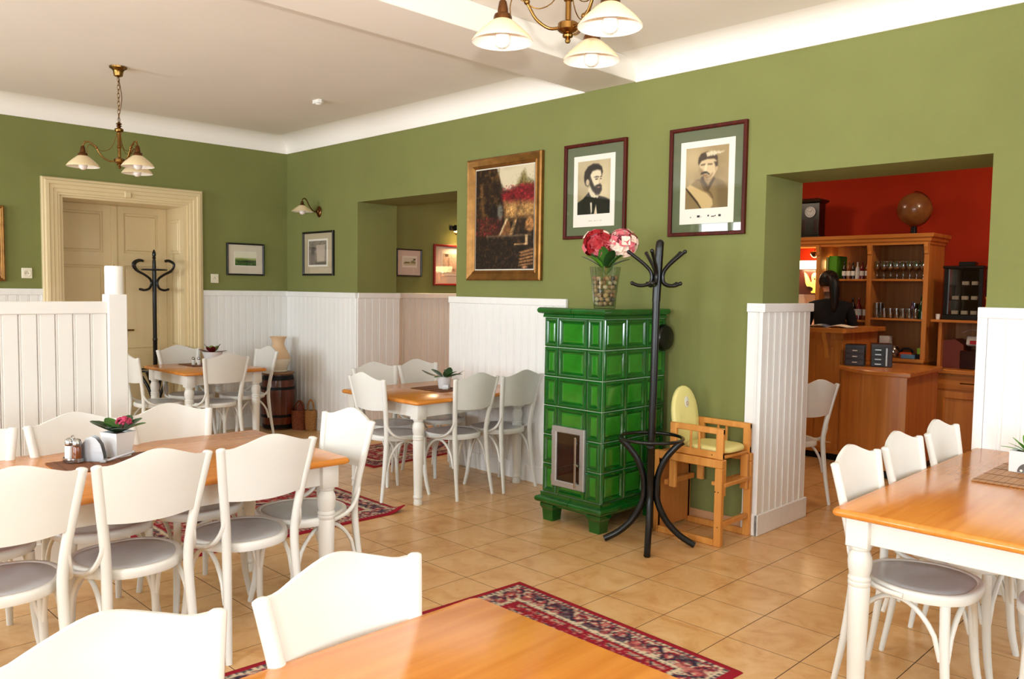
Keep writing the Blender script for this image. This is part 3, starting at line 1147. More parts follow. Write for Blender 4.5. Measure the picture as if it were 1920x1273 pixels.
p.poly([(.68, .25), (.9, .25), (.9, .235), (.68, .235)], (216, 168, 116), .006)
p.poly([(.86, .33), (.90, .33), (.90, .24), (.86, .24)], (226, 186, 132), .006)
for q in range(5):
    p.poly([(.98, .20 - q * .034), (1.02, .185 - q * .034), (.80 - q * .012, .150 - q * .030), (.76, .165 - q * .03)], (196, 138, 84), .008, .9)
p.ell(.86, .02, .05, .012, (226, 160, 110), .4)
tone = .62 + .5 * p.noise(70, 21) * (.6 + .8 * p.noise(14, 22))
sky = np.clip((p.a.sum(-1) - 470) / 60, 0, 1) * (p.V > .7)
tone = tone * (1 - sky) + .92 * sky
p.a = p.a * tone[..., None]
p.blend((p.noise(40, 23) - .62) * 2.2 * (p.V < .7), (150, 100, 52), .45)
p.blend((.38 - p.noise(18, 24)) * 2.0 * (p.V < .72), (20, 12, 8), .6)
picture('oil_painting', 'gilt-framed painting of an autumn garden with red creeper above the white boards', 2.965, -.001, 1.580, 0, .845, .992, .082, 'gold_frame', 'mount_cream', (.092, .092, .092, .092), p, glass=False, pmat='oil_print', gilt=True, cat='painting')

# bearded man's portrait
p = Paint(90, 120, (196, 178, 138))
p.blend((1 - p.V) * .9 - .1 + (p.noise(5, 4) - .5) * .5, (150, 128, 92), .8)
p.ell(.80, .45, .3, .35, (226, 208, 164), .8, .8)
p.poly([(-.02, -.02), (-.02, .22), (.18, .30), (.36, .42), (.62, .34), (.84, .30), (1.02, .24), (1.02, -.02)], (18, 14, 12), .015)
p.poly([(.33, .47), (.42, .53), (.55, .36), (.66, .33), (.62, .29), (.45, .31), (.38, .38)], (222, 206, 170), .01)
p.ell(.55, .66, .185, .215, (232, 214, 178), .06)
p.poly([(.40, .70), (.46, .60), (.52, .52), (.66, .50), (.74, .52), (.75, .44), (.68, .36), (.58, .36), (.46, .44), (.37, .56)], (38, 28, 22), .02)
p.poly([(.20, .70), (.22, .80), (.32, .89), (.48, .935), (.64, .92), (.74, .86), (.77, .77), (.74, .70), (.71, .80), (.60, .82), (.46, .80), (.40, .74), (.38, .62), (.33, .52), (.25, .55), (.21, .62)], (30, 22, 18), .018)
p.ell(.31, .60, .05, .06, (206, 184, 146), .2)
p.poly([(.50, .685), (.58, .70), (.66, .69), (.66, .675), (.56, .675)], (60, 44, 34), .012)
p.poly([(.69, .69), (.745, .70), (.745, .68), (.69, .672)], (60, 44, 34), .01)
p.ell(.585, .645, .04, .012, (54, 40, 32), .5)
p.ell(.71, .645, .025, .012, (54, 40, 32), .5)
p.poly([(.64, .66), (.69, .66), (.715, .565), (.66, .555)], (214, 188, 148), .015)
p.poly([(.66, .56), (.72, .56), (.71, .545), (.66, .545)], (110, 84, 60), .012)
p.poly([(.54, .525), (.62, .545), (.70, .545), (.745, .515), (.70, .50), (.60, .50)], (40, 30, 22), .012)
p.ell(.655, .492, .04, .010, (170, 120, 96), .4)
p.poly([(.38, .28), (.46, .32), (.52, .30), (.60, .31), (.58, .22), (.50, .235), (.44, .21)], (12, 10, 10), .012)
p.poly([(.40, .22), (.455, .22), (.46, .05), (.43, .0)], (236, 224, 196), .012)
p.poly([(.52, .0), (.58, .18), (.62, .0)], (226, 206, 170), .012)
p.poly([(.46, .22), (.54, .22), (.52, .0), (.48, .06)], (14, 10, 10), .01)
picture('portrait_print', 'mahogany-framed portrait print of a bearded man in a dark bow tie above the flowers', 4.028, -.001, 1.885, 0, .570, .690, .024, 'mahogany', 'mount_green', (.128, .142, .176, .130), p, depth=.024, rim=('paper', .040, .090))
for x0 in (.235,):
    g = G()
    for i, wd in enumerate((.030, .012, .022, .010, .028)):
        g.box(x0 + i * .026, x0 + i * .026 + wd * .7, -.0112, -.0106, .125, .1295)
    g.build('caption', 'mount_grey', bpy.data.objects['portrait_print'], smooth=0)

# capped man's portrait
p = Paint(90, 120, (186, 160, 114))
p.ell(.5, .55, .6, .75, (150, 126, 84), .7, .9)
p.blend((p.noise(7, 9) - .45), (206, 184, 140), .45)
p.ell(.16, .82, .3, .25, (206, 182, 136), .8, .8)
p.poly([(-.02, -.02), (-.02, .20), (.06, .36), (.26, .47), (.40, .50), (.70, .48), (.88, .42), (1.02, .26), (1.02, -.02)], (140, 116, 76), .015)
p.poly([(.70, .46), (.95, .36), (1.02, .2), (1.02, -.02), (.78, -.02)], (112, 92, 60), .05, .7)
p.poly([(.42, .56), (.66, .58), (.66, .46), (.54, .40), (.42, .47)], (168, 138, 96), .02)
p.ell(.53, .67, .20, .20, (216, 190, 144), .05)
p.poly([(.33, .66), (.34, .60), (.40, .52), (.50, .46), (.60, .50), (.64, .56), (.55, .52), (.46, .55), (.40, .62)], (128, 98, 62), .03, .85)
p.ell(.715, .64, .035, .055, (196, 166, 122), .15)
p.poly([(.66, .74), (.75, .74), (.75, .67), (.70, .66)], (70, 54, 38), .015)
p.poly([(.29, .74), (.30, .82), (.36, .89), (.50, .915), (.66, .885), (.74, .82), (.745, .745), (.66, .79), (.50, .795), (.37, .77), (.31, .71)], (66, 50, 34), .014)
p.poly([(.47, .90), (.60, .92), (.80, .895), (.90, .90), (.86, .875), (.72, .86), (.60, .84), (.50, .83)], (214, 198, 160), .014)
p.blend(((p.V > .83) & (p.V < .92) & (p.U > .5) & (p.U < .88)) * (p.noise(30, 3) - .5) * 2, (238, 228, 198), .8)
p.poly([(.36, .715), (.46, .725), (.46, .70), (.36, .695)], (88, 66, 44), .012)
p.poly([(.52, .72), (.63, .715), (.62, .695), (.52, .70)], (88, 66, 44), .012)
p.poly([(.455, .70), (.50, .70), (.495, .595), (.44, .59)], (236, 212, 168), .014)
p.poly([(.38, .585), (.45, .60), (.50, .595), (.57, .555), (.56, .535), (.50, .565), (.44, .565), (.36, .55), (.36, .57)], (42, 30, 20), .010)
p.ell(.47, .535, .05, .012, (150, 104, 76), .4)
p.poly([(.36, .50), (.42, .53), (.46, .44), (.54, .36), (.60, .44), (.66, .50), (.70, .47), (.60, .34), (.55, .28), (.46, .34), (.38, .43)], (84, 66, 44), .012)
p.poly([(.02, .36), (.12, .40), (.32, .32), (.52, .24), (.64, .14), (.66, .05), (.60, .0), (.40, .0), (.30, .12), (.14, .26)], (206, 176, 122), .012)
p.poly([(.02, .36), (.14, .26), (.30, .12), (.40, .0), (.37, .0), (.27, .10), (.12, .23), (.0, .34)], (60, 44, 28), .008)
p.poly([(.26, .47), (.33, .47), (.44, .30), (.58, .24), (.66, .14), (.66, .18), (.60, .26), (.46, .33), (.36, .47)], (96, 76, 48), .012)
picture('portrait_print', 'larger portrait print of a moustached man in a feathered cap and sash', 4.955, -.001, 1.873, 0, .562, .702, .024, 'mahogany', 'mount_green', (.125, .125, .175, .135), p, depth=.024, rim=('paper', .042, .098))
g = G()
for i, wd in enumerate((.012, .0, .034, .012, .0, .016, .040, .012, .030)):
    if wd:
        g.box(.165 + i * .026, .165 + i * .026 + wd * .6, -.0112, -.0106, .118 + .003 * (i % 2), .124 + .004 * (i % 3))
g.build('caption', 'black_frame', [o for o in bpy.data.objects if o.name.startswith('portrait_print')][-1], smooth=0)

# green meadow print on the far wall
p = Paint(60, 44, (236, 230, 206))
p.blend((.62 - p.V) * 9, (168, 176, 110))
p.blend((.52 - p.V + .05 * np.sin(p.U * 5)) * 9, (104, 130, 56))
p.blend((.40 - p.V + .04 * np.sin(p.U * 7 + 1)) * 9 * (p.noise(12, 4) > .3), (52, 84, 34), .9)
p.blend((.20 - p.V + .08 * np.sin(p.U * 4 + 2)) * 7, (60, 96, 40))
p.ell(.55, .32, .36, .06, (26, 40, 20), .5, .9)
picture('meadow_print', 'black-framed print of a green meadow beside the right door casing', .001, -.703, 1.617, PI / 2, .420, .336, .017, 'black_frame', 'mount_cream', (.092, .092, .104, .095), p, rim=('paper', .008, .008))
# grey figure print on the main wall
p = Paint(60, 72, (150, 138, 124))
n = p.noise(14, 8)
p.blend((n - .35) * 1.4, (112, 102, 92), .9)
p.poly([(.42, .82), (.92, .82), (.88, .14), (.48, .10)], (196, 180, 162), .02)
p.blend(((p.U > .44) & (p.U < .9) & (p.V > .12) & (p.V < .8)) * (p.noise(34, 2) - .5), (158, 140, 126), .8)
p.ell(.27, .66, .14, .08, (84, 74, 66), .4)
p.ell(.24, .48, .09, .18, (80, 72, 64), .5)
p.poly([(.08, .40), (.36, .44), (.44, .14), (.10, .10)], (120, 110, 100), .06)
p.poly([(.1, .10), (.95, .14), (.95, .02), (.1, .02)], (110, 100, 90), .04)
picture('figure_print', 'dark-framed grey print of a stooping figure below the wall lamp', .350, -.001, 1.625, 0, .585, .458, .020, 'black_frame', 'mount_grey', (.115, .135, .112, .098), p, rim=('paper', .020, .020))
# little landscape and red-framed sketch in the passage
p = Paint(44, 30, (226, 220, 196))
p.blend((.62 - p.V) * 6, (214, 204, 166))
p.poly([(0, .32), (.18, .46), (.5, .44), (.52, .3), (0, .26)], (120, 116, 84), .03)
p.poly([(.6, .3), (.62, .6), (.8, .62), (.98, .5), (.98, .26)], (150, 140, 104), .04)
p.poly([(.78, .66), (.98, .7), (.98, .88), (.82, .88)], (92, 76, 62), .05)
picture('landscape_print', 'tiny landscape print in a thin black frame inside the passage', ALC_X + .001, .585, 1.632, PI / 2, .335, .288, .013, 'black_frame', 'mount_pink', (.092, .082, .115, .092), p, rim=('paper', .020, .020))
p = Paint(70, 70, (214, 186, 158))
n = p.noise(20, 3)
p.blend((n - .55) * 2, (172, 142, 116), .7)
p.poly([(.10, .98), (.26, .98), (.26, .86), (.12, .84)], (84, 64, 50), .03)
p.poly([(.22, .14), (.60, .14), (.55, .24), (.3, .3)], (130, 104, 84), .05)
p.poly([(.24, .3), (.30, .3), (.32, .8), (.25, .8)], (160, 132, 110), .03)
p.blend((np.abs(np.sin(p.U * 31 + n * 6)) > .93) * 1.0, (170, 142, 118), .5)
picture('sketch_print', 'red-framed pale sketch under the lit picture lamp in the passage', ALC_X + .001, 1.088, 1.543, PI / 2, .56, .448, .022, 'red_frame', 'mount_pink', (.13, .13, .13, .10), p, rim=('mount_cream', .022, .022))
# painting cut off by the left edge of the photo
p = Paint(50, 60, (120, 50, 30))
p.blend((p.V - .4), (170, 90, 40))
p.blend((p.noise(8, 2) - .4) * 2, (84, 30, 40), .7)
picture('oil_painting', 'gilt-edged painting cut off by the left photo edge above the socket', .001, -3.42, 1.520, PI / 2, .71, .645, .05, 'gold_frame', None, (.055, .055, .055, .055), p, glass=False, pmat='oil_print', gilt=True, cat='painting')
# ------------------------------------------------------------------ green tiled stove
SX0, SX1, SY0, SY1 = 4.505, 4.980, -.715, -.062
SZ0, RH, NR = .190, .1905, 6
ST = thing('tiled_stove', 'emerald green glazed tile stove on four feet with a steel fire door', 'stove', ((SX0 + SX1) / 2, (SY0 + SY1) / 2, 0))
ocx, ocy = ST.location.x, ST.location.y
hw, hd = (SX1 - SX0) / 2, (SY1 - SY0) / 2
g = G()
g.box(-hw + .001, hw - .001, -hd + .001, hd - .001, SZ0 - .06, SZ0 + RH * NR + .05)
g.box(-hw - .022, hw + .022, -hd - .022, hd - .002, SZ0 + RH * NR + .032, SZ0 + RH * NR + .058)
g.box(-hw - .022, hw + .022, -hd - .022, hd - .002, SZ0 - .062, SZ0 - .036)
g.build('core', 'stove_grout', ST, smooth=0)
def stove_tile(w, h):
    g = G()
    def r(i, a):
        return [(i, -a, i), (w - i, -a, i), (w - i, -a, h - i), (i, -a, h - i)]
    g.loft([r(.0024, -.002), r(.0030, .007), r(.007, .0125), (r(.016, .0145)), r(.023, .0125), r(.029, .004), r(.035, .0035)], True, False)
    g.cur = 1
    g.loft([r(.035, .0035), r(.040, .0075), r(.046, .0085)], False, True)
    return g.mesh('tile', ['stove_green', 'stove_green_light'], smooth=0)
full_w = .239
half_w = (2 * hw - full_w) / 2
side_w = 2 * hd / 3
tm = {w: stove_tile(w, RH) for w in (half_w, full_w, side_w)}
for r in range(NR):
    z = SZ0 + r * RH
    x = -hw
    for w in (half_w, full_w, half_w):
        link('tile', tm[w], ST, (x, -hd, z))
        x += w
    for k in range(3):
        o = link('tile', tm[side_w], ST, (hw, -hd + k * side_w, z), PI / 2)
        o = link('tile', tm[side_w], ST, (-hw, hd - k * side_w, z), -PI / 2)

def moulding_piece(prof, p0, p1, nrm, mit0, mit1):
    """Moulding from p0 to p1; prof (out, z); mitre extends each end with the profile's own projection."""
    d = Vector((p1[0] - p0[0], p1[1] - p0[1], 0)).normalized()
    rings = []
    for p, m, s in ((p0, mit0, -1), (p1, mit1, 1)):
        rings.append([(p[0] + nrm[0] * a + d.x * s * m * a, p[1] + nrm[1] * a + d.y * s * m * a, z) for a, z in prof])
    g = G()
    g.loft(rings)
    return g

def moulding(prof, nm):
    k = .0022
    xs = [-hw, .245 - hw, hw]
    for i in range(2):
        moulding_piece(prof, (xs[i] + (k if i else 0), -hd), (xs[i + 1] - (0 if i else k), -hd), (0, -1), 0 if i else 1, 1 if i else 0).build(nm, 'stove_green', ST, smooth=35)
    ys = [-hd, -hd + side_w * 1.0, -hd + 2 * side_w, hd]
    for sx in (1, -1):
        for i in range(3):
            moulding_piece(prof, (sx * hw, ys[i] + (k if i else 0)), (sx * hw, ys[i + 1] - (0 if i == 2 else k)), (sx, 0), 0 if i else 1, 0).build(nm, 'stove_green', ST, smooth=35)
ZT = SZ0 + RH * NR
roll = [(.026 + .016 * math.cos(t), ZT + .045 + .019 * math.sin(t)) for t in np.linspace(-PI * .55, PI * .6, 9)]
moulding([(-.02, ZT + .001), (.013, ZT + .001), (.013, ZT + .012), (.010, ZT + .020)] + roll + [(-.02, ZT + .064)], 'cornice')
roll = [(.026 + .016 * math.cos(t), SZ0 - .048 + .020 * math.sin(t)) for t in np.linspace(-PI * .5, PI * .5, 9)]
moulding([(-.02, SZ0 - .068)] + roll + [(.012, SZ0 - .022), (.014, SZ0 - .001), (-.02, SZ0 - .001)], 'base_moulding')
G().box(-hw + .01, hw - .01, -hd + .01, hd - .01, ZT + .04, ZT + .064).build('top_slab', 'stove_green', ST)
G().box(-hw + .005, hw - .005, -hd + .005, hd - .005, SZ0 - .09, SZ0 - .05).build('bottom_slab', 'stove_green', ST)
for sx in (-1, 1):
    for sy in (-1, 1):
        g = G()
        def sq(a, z): return [(-a, -a, z), (a, -a, z), (a, a, z), (-a, a, z)]
        g.loft([sq(.040, 0), sq(.044, .055), sq(.046, .075), sq(.056, .092), sq(.057, .112), sq(.052, .116), sq(.052, .126)])
        g.build('foot', 'stove_green', ST, smooth=20, loc=(sx * (hw - .042), sy * (hd - .042), 0))
# steel fire door
dx0, dx1, dz0, dz1 = 4.603 - ocx, 4.873 - ocx, .252, .642
yf = -hd - .015
rect = rect_frame(dx1 - dx0, dz1 - dz0, [(0, 0), (0, .018), (.004, .022), (.034, .022), (.040, .016), (.040, 0)])
door = link('fire_door', rect.mesh('fire_door', 'steel_brushed', smooth=30), ST, (dx0, yf, dz0))
G().box(.03, dx1 - dx0 - .03, -.004, -.001, .03, dz1 - dz0 - .03).build('firebox', 'soot', door, smooth=0)
G().box(.036, dx1 - dx0 - .036, -.013, -.0105, .036, dz1 - dz0 - .036).build('pane', 'vitrine_glass', door, smooth=0)
g = G()
g.box(dx1 - dx0 - .062, dx1 - dx0 - .046, -.048, -.036, .02, dz1 - dz0 - .05, .004)
g.tube([(dx1 - dx0 - .054, -.02, .05), (dx1 - dx0 - .054, -.042, .05)], .006, 8)
g.tube([(dx1 - dx0 - .054, -.02, .30), (dx1 - dx0 - .054, -.042, .30)], .006, 8)
g.tube([(dx1 - dx0 - .054, -.044, .17), (dx1 - dx0 - .016, -.05, .165)], .007, 8)
g.build('door_handle', 'steel', door)
for z in (.05, dz1 - dz0 - .05):
    G().tube([(-.004, -.012, z - .02), (-.004, -.012, z + .02)], .006, 8).build('hinge', 'steel', door)
# black flue plate on the wall side
g = G()
g.add(*(lambda h: (([(z - 1.24 + hw + .0, x, y + 1.24) for (x, y, z) in h.v]), h.f))(G().lathe([(.0, 1.20), (.085, 1.20), (.09, 1.21), (.09, 1.24), (.078, 1.262), (.03, 1.275), (0, 1.277)], n=28)))
g.build('flue_plate', 'black_lacquer', ST, loc=(.026, .285, -.035))

# ------------------------------------------------------------------ glass vase of pebbles with silk hydrangeas
VX, VY, VZ = 4.858, -.556, ZT + .064
V = thing('glass_vase', 'clear tapered glass vase filled with pebbles on top of the green stove', 'vase', (VX, VY, VZ))
g = G()
g.lathe([(0, 0), (.066, 0), (.069, .004), (.076, .08), (.090, .20), (.0985, .262), (.0962, .2625), (.0875, .20), (.0735, .08), (.066, .014), (0, .013)], n=36)
g.build('glass', 'vase_glass', V, smooth=50)
pm = []
for k, mname in enumerate(('pebble_tan', 'pebble_pink', 'pebble_cream', 'pebble_grey', 'pebble_tan')):
    g = G()
    g.sphere((0, 0, 0), (.0175 + .0025 * (k % 2), .0150, .0125), 9, 6)
    random.seed(30 + k)
    g.v = [(x * random.uniform(.85, 1.12), y * random.uniform(.85, 1.12), z * random.uniform(.85, 1.15)) for x, y, z in g.v]
    pm.append(g.mesh('pebble', mname, smooth=60))
random.seed(11)
lev = 0
z = .030
while z < .215:
    R = np.interp(z, [0, .08, .2], [.066, .0735, .0875]) - .0215
    n = 7 if lev % 2 else 8
    for i in range(n):
        a = 2 * PI * (i + .5 * (lev % 2)) / n + random.uniform(-.12, .12)
        o = link('pebble', random.choice(pm), None, (VX + R * math.cos(a), VY + R * math.sin(a), VZ + z + random.uniform(-.002, .002)))
        o.rotation_euler = (random.uniform(-.7, .7), random.uniform(-.7, .7), random.uniform(0, 6))
        s = random.uniform(.9, 1.18)
        o.scale = (s, s, s)
        tag(o, 'small smooth pebble inside the clear glass vase on the stove', 'pebble', 'pebbles in the glass vase')
    z += .0265
    lev += 1

def hydrangea(label, c, rad, mats, weights, seed, stemtop):
    random.seed(seed)
    t = thing('hydrangea', label, 'flower', (VX, VY, VZ + .02), group='silk hydrangeas in the glass vase')
    g = G()
    N = 95
    for i in range(N):
        zz = 1 - 2 * (i + .5) / N
        if zz < -.72:
            continue
        a = i * 2.39996
        rr = math.sqrt(max(0, 1 - zz * zz))
        n = Vector((rr * math.cos(a), rr * math.sin(a), zz))
        ctr = Vector(c) + Vector((n.x * rad[0], n.y * rad[1], n.z * rad[2])) * random.uniform(.82, 1.14)
        u = n.orthogonal().normalized()
        w = n.cross(u)
        g.cur = random.choices(range(len(mats)), weights)[0]
        b0 = random.uniform(0, 6)
        s = random.uniform(.026, .040)
        for k in range(4):
            b = b0 + k * PI / 2
            d = u * math.cos(b) + w * math.sin(b)
            e = u * math.cos(b + .78) + w * math.sin(b + .78)
            f = u * math.cos(b - .78) + w * math.sin(b - .78)
            cup = n * s * .35
            g.add([ctr, ctr + f * s * .72 + cup * .5, ctr + d * s + cup * .2, ctr + e * s * .72 + cup * .5], [(0, 1, 2, 3)])
    g.build('bloom', mats, t, smooth=0)
    G().sphere(c, tuple(.74 * r for r in rad), 14, 9).build('flower_core', mats[0], t)
    G().tube(spline([(random.uniform(-.01, .01), 0, .19), (c[0] * .4, c[1] * .4, stemtop * .75), (c[0] * .85, c[1] * .85, c[2] - rad[2] * .6)], 4), .004, 6).build('stem', 'stem_green', t)
    return t

# image-right in the room is about (+x,+y)/sqrt2
hydrangea('deep red silk hydrangea head, left of the two in the glass vase', (-.035, -.028, .385), (.090, .090, .082), ['petal_red', 'petal_pink', 'petal_pale'], [10, 2, .6], 3, .32)
hydrangea('pale pink silk hydrangea head, right of the two in the glass vase', (.078, .063, .388), (.088, .088, .082), ['petal_pink', 'petal_pale', 'petal_dark'], [6, 5, 1.4], 4, .32)

def leaf_mesh(L, W, curve=.3, fold=.15, nm='leaf', m='leaf_mid', n=6):
    """Leaf along +X rising then drooping."""
    g = G()
    def fn(a, b):
        u = b * 2 - 1
        w = W / 2 * (math.sin(PI * min(1, a * .96 + .02)) ** .55)
        return (a * L, u * w, curve * L * (a - 1.25 * a * a) + fold * abs(u) * w)
    g.slab(fn, n, 4, (0, 0, -.0012))
    return g.mesh(nm, m, smooth=60)
lv = [leaf_mesh(.16, .075, .2, .2, 'leaf', 'leaf_mid'), leaf_mesh(.15, .07, .1, .2, 'leaf', 'leaf_dark'), leaf_mesh(.14, .06, .3, .2, 'leaf', 'leaf_spring')]
flw = [o for o in bpy.data.objects if o.name.startswith('hydrangea')]
random.seed(5)
for i, (az, el) in enumerate(((225, 48), (205, 64), (250, 36), (45, 62), (55, 24), (100, 65), (300, 56), (330, 46), (180, 40), (20, 40), (215, 30), (270, 62))):
    o = link('leaf', lv[i % 3], flw[i % 2], (.02 * math.cos(math.radians(az)), .02 * math.sin(math.radians(az)), .235))
    o.rotation_euler = (0, -math.radians(el), math.radians(az))

# ------------------------------------------------------------------ bentwood coat stands
CS = thing('coat_stand', 'black bentwood coat stand with umbrella ring beside the green stove', 'coat stand', (5.298, -.64, 0))
CS.rotation_euler = (0, 0, 0)
lean = Matrix.Rotation(math.radians(.75), 4, Vector((.7, -.7, 0)))
g = G()
g.tube([(0, 0, .10), (0, 0, .62), (.004, .004, 1.0), (.006, .006, 1.46)], .0225, 14)
g.build('pole', 'black_lacquer', CS, smooth=50)
g = G()
g.tube([(.006, .006, 1.45), (.010, .010, 1.62), (.014, .014, 1.76), (.016, .016, 1.795), (.017, .017, 1.808), (.017, .017, 1.813)], [.025, .025, .0245, .0235, .016, .004], 14)
g.build('pole_head', 'black_lacquer', CS, smooth=50)
for k in range(4):
    a = math.radians(-12 + 90 * k - 45)
    c, s = math.cos(a), math.sin(a)
    pts = spline([(c * r, s * r, z) for r, z in ((.185, .628), (.150, .600), (.085, .52), (.045, .42), (.036, .33), (.048, .25), (.10, .145), (.18, .065), (.265, .0145))], 4)
    g = G()
    g.tube(pts, [.0195] * len(pts), 10)
    g.build('leg', 'black_lacquer', CS, smooth=50)
g = G()
g.tube([(.185 * math.cos(t), .185 * math.sin(t), .642) for t in np.linspace(0, 2 * PI, 41)[:-1]], .0105, 8, closed=True)
g.build('umbrella_ring', 'black_lacquer', CS, smooth=60)
for k in range(5):
    a = math.radians(35 + 186 + 72 * k)
    c, s = math.cos(a), math.sin(a)
    pts = spline([(.010 + c * r, .010 + s * r, z) for r, z in ((.172, 1.738), (.150, 1.722), (.085, 1.672), (.045, 1.630), (.034, 1.595), (.042, 1.562), (.070, 1.546), (.11, 1.543), (.148, 1.556))], 4)
    g = G()
    g.tube(pts, .0105, 8)
    g.sphere(pts[0], .0125, 8, 6)
    g.sphere(pts[-1], .0125, 8, 6)
    g.build('hook', 'black_lacquer', CS, smooth=50)

C2 = thing('coat_stand', 'slim black coat stand with curled hooks in front of the cream double door', 'coat stand', (-.18, -1.367, 0))
g = G()
g.lathe([(.021, .10), (.021, .95), (.024, .955), (.024, .97), (.020, .975), (.020, 1.62), (.017, 1.74), (.013, 1.765), (.020, 1.772), (.013, 1.782), (.019, 1.80), (.017, 1.825), (.006, 1.85), (0, 1.856)], n=14)
g.build('pole', 'black_lacquer', C2, smooth=45)
for k in range(4):
    a = math.radians(45 + 90 * k)
    c, s = math.cos(a), math.sin(a)
    pts = spline([(c * r, s * r, z) for r, z in ((.185, .648), (.150, .60), (.085, .50), (.045, .40), (.036, .33), (.048, .25), (.10, .145), (.18, .065), (.255, .0145))], 4)
    G().tube(pts, .016, 9).build('leg', 'black_lacquer', C2, smooth=50)
for k in range(4):
    a = math.radians(22 + 90 * k)
    c, s = math.cos(a), math.sin(a)
    pts = spline([(c * r, s * r, z) for r, z in ((.115, 1.742), (.150, 1.745), (.195, 1.725), (.205, 1.69), (.175, 1.645), (.10, 1.605), (.045, 1.565), (.030, 1.52), (.050, 1.47), (.10, 1.452), (.145, 1.462))], 4)
    pts = [(x * 1.26, y * 1.26, z) for x, y, z in pts]
    G().tube(pts, .0115, 8).build('hook', 'black_lacquer', C2, smooth=50)
G().tube([(.115 * math.cos(t), .115 * math.sin(t), 1.655) for t in np.linspace(0, 2 * PI, 31)[:-1]], .008, 8, closed=True).build('hook_ring', 'black_lacquer', C2, smooth=60)
G().tube([(.175 * math.cos(t), .175 * math.sin(t), .655) for t in np.linspace(0, 2 * PI, 31)[:-1]], .009, 8, closed=True).build('umbrella_ring', 'black_lacquer', C2, smooth=60)

# ------------------------------------------------------------------ wooden high chair standing on its little table base
HX, HY = 5.155, -.395
HC = thing('high_chair', 'beech wood high chair with pale yellow cushions beside the bar doorway', 'high chair', (HX, HY, 0))
W_, D_ = .475, .375
def bar(n, x0, x1, y0, y1, z0, z1, m='beech'):
    return G().box(x0, x1, y0, y1, z0, z1, .004).build(n, m, HC)
t = .034
for y in (0, D_ - t):
    bar('base_post', W_ - .048, W_, y, y + t, .0, .4694)
    bar('base_rail', .0305, W_ - .0485, y + .001, y + t - .001, .001, .040)
    bar('top_rail', .0305, W_, y, y + t, .470, .5195)
bar('base_panel', .010, .030, .006, D_ - .006, .02, .515, 'beech_panel')
for y in (-.002, D_ - t + .002):
    bar('base_post', 0, .030, y, y + t, .0, .520)
bar('crossbar', W_ - .036, W_ - .008, t + .0005, D_ - t - .0005, .115, .145)
bar('footrest', W_ - .090, W_ + .004, t + .0005, D_ - t - .0005, .355, .380)
bar('crossbar', .05, .08, t, D_ - t, .30, .335)
sx0, sx1 = .100, .470
for y in (.012 + t * .0 + .0, D_ - t - .012):
    yy = y + (t if y < .1 else -t) * .0
    z0, z1 = .520, .706
    bar('arm_post', sx0, sx0 + .045, yy, yy + .026, .30, z1)
    bar('arm_post', sx1 - .048, sx1, yy + (.024 if yy < .1 else -.024), yy + .026 + (.024 if yy < .1 else -.024), .30, z0 - .001)
    bar('arm_post', sx1 - .048, sx1, yy, yy + .026, z0, z1)
    bar('arm_rail', sx0, sx1, yy + .001, yy + .025, z1 - .036, z1 + .001)
    bar('arm_rail', sx0, sx1, yy + .001, yy + .025, z0 + .002, z0 + .044)
    for k in (1, 2):
        xx = sx0 + .045 + (sx1 - sx0 - .09) * k / 3 - .007 - (.035 if k == 2 else 0) + .005
        bar('arm_slat', xx, xx + .014, yy + .006, yy + .020, z0 + .04, z1 - .03)
bar('seat_board', .10, .462, .038, D_ - .038, .522, .540)
def cushion(n, m, ctr, w, d, th, M):
    g = G()
    def ring(k, z):
        out = []
        for i in range(28):
            a = 2 * PI * i / 28
            c, s = math.cos(a), math.sin(a)
            out.append((math.copysign(abs(c) ** .62, c) * w / 2 * k, math.copysign(abs(s) ** .62, s) * d / 2 * k, z))
        return out
    g.loft([ring(.90, -th / 2), ring(.985, -th * .35), ring(1.0, 0), ring(.985, th * .32), ring(.93, th * .47), ring(.7, th * .52), ring(.35, th * .50), ring(.05, th * .49)])
    g.v = [tuple(M @ Vector(p)) for p in g.v]
    return g.build(n, m, HC, smooth=60)
cushion('seat_cushion', 'cushion_yellow', None, .315, .285, .035, Matrix.Translation((.318, D_ / 2, .566)))
# back cushion: rounded top, leaning back
g = G()
bw, bh, th = .275, .42, .035
outl = [(-bw * .36, 0), (bw * .36, 0), (bw * .43, .05), (bw * .5, .20)] + [(bw * .5 * math.cos(a), .245 + (bh - .245) * math.sin(a)) for a in np.linspace(0, PI, 15)] + [(-bw * .5, .20), (-bw * .43, .05)]
cx_, cz_ = 0, .2
rings = []
for k, dd in ((.93, -th / 2), (.99, -th * .3), (1.0, 0), (.985, th * .3), (.93, th * .47), (.6, th * .55), (.2, th * .5)):
    rings.append([(cx_ + (x - cx_) * k, cz_ + (z - cz_) * k, dd) for x, z in outl])
g.loft(rings)
TB = Matrix.Translation((.125, D_ / 2, .50)) @ Matrix.Rotation(math.radians(-8), 4, 'Y')
def back_pt(p): return tuple(TB @ Vector((p[2], p[0], p[1])))
g.v = [back_pt(p) for p in g.v]
bk = g.build('back_cushion', 'cushion_yellow', HC, smooth=60)
g = G()
g.v, g.f, g.m = [], [], []
h = G()
h.lathe([(0, 0), (.026, 0), (.0265, .0015), (.024, .003), (0, .003)], n=24)
g.add([back_pt((x * .95, .315 + y * 1.35, th * .60 + z)) for x, y, z in h.v], h.f)
g.build('patch', 'patch_grey', bk)
g = G()
h = G()
h.lathe([(.008, 0), (.0135, .0), (.0135, .003), (.008, .003), (.008, 0)], n=18, cap=False)
g.add([back_pt((x + .002, .305 + y, th * .64 + z)) for x, y, z in h.v], h.f)
g.build('rosette', 'patch_brown', bk)
g = G()
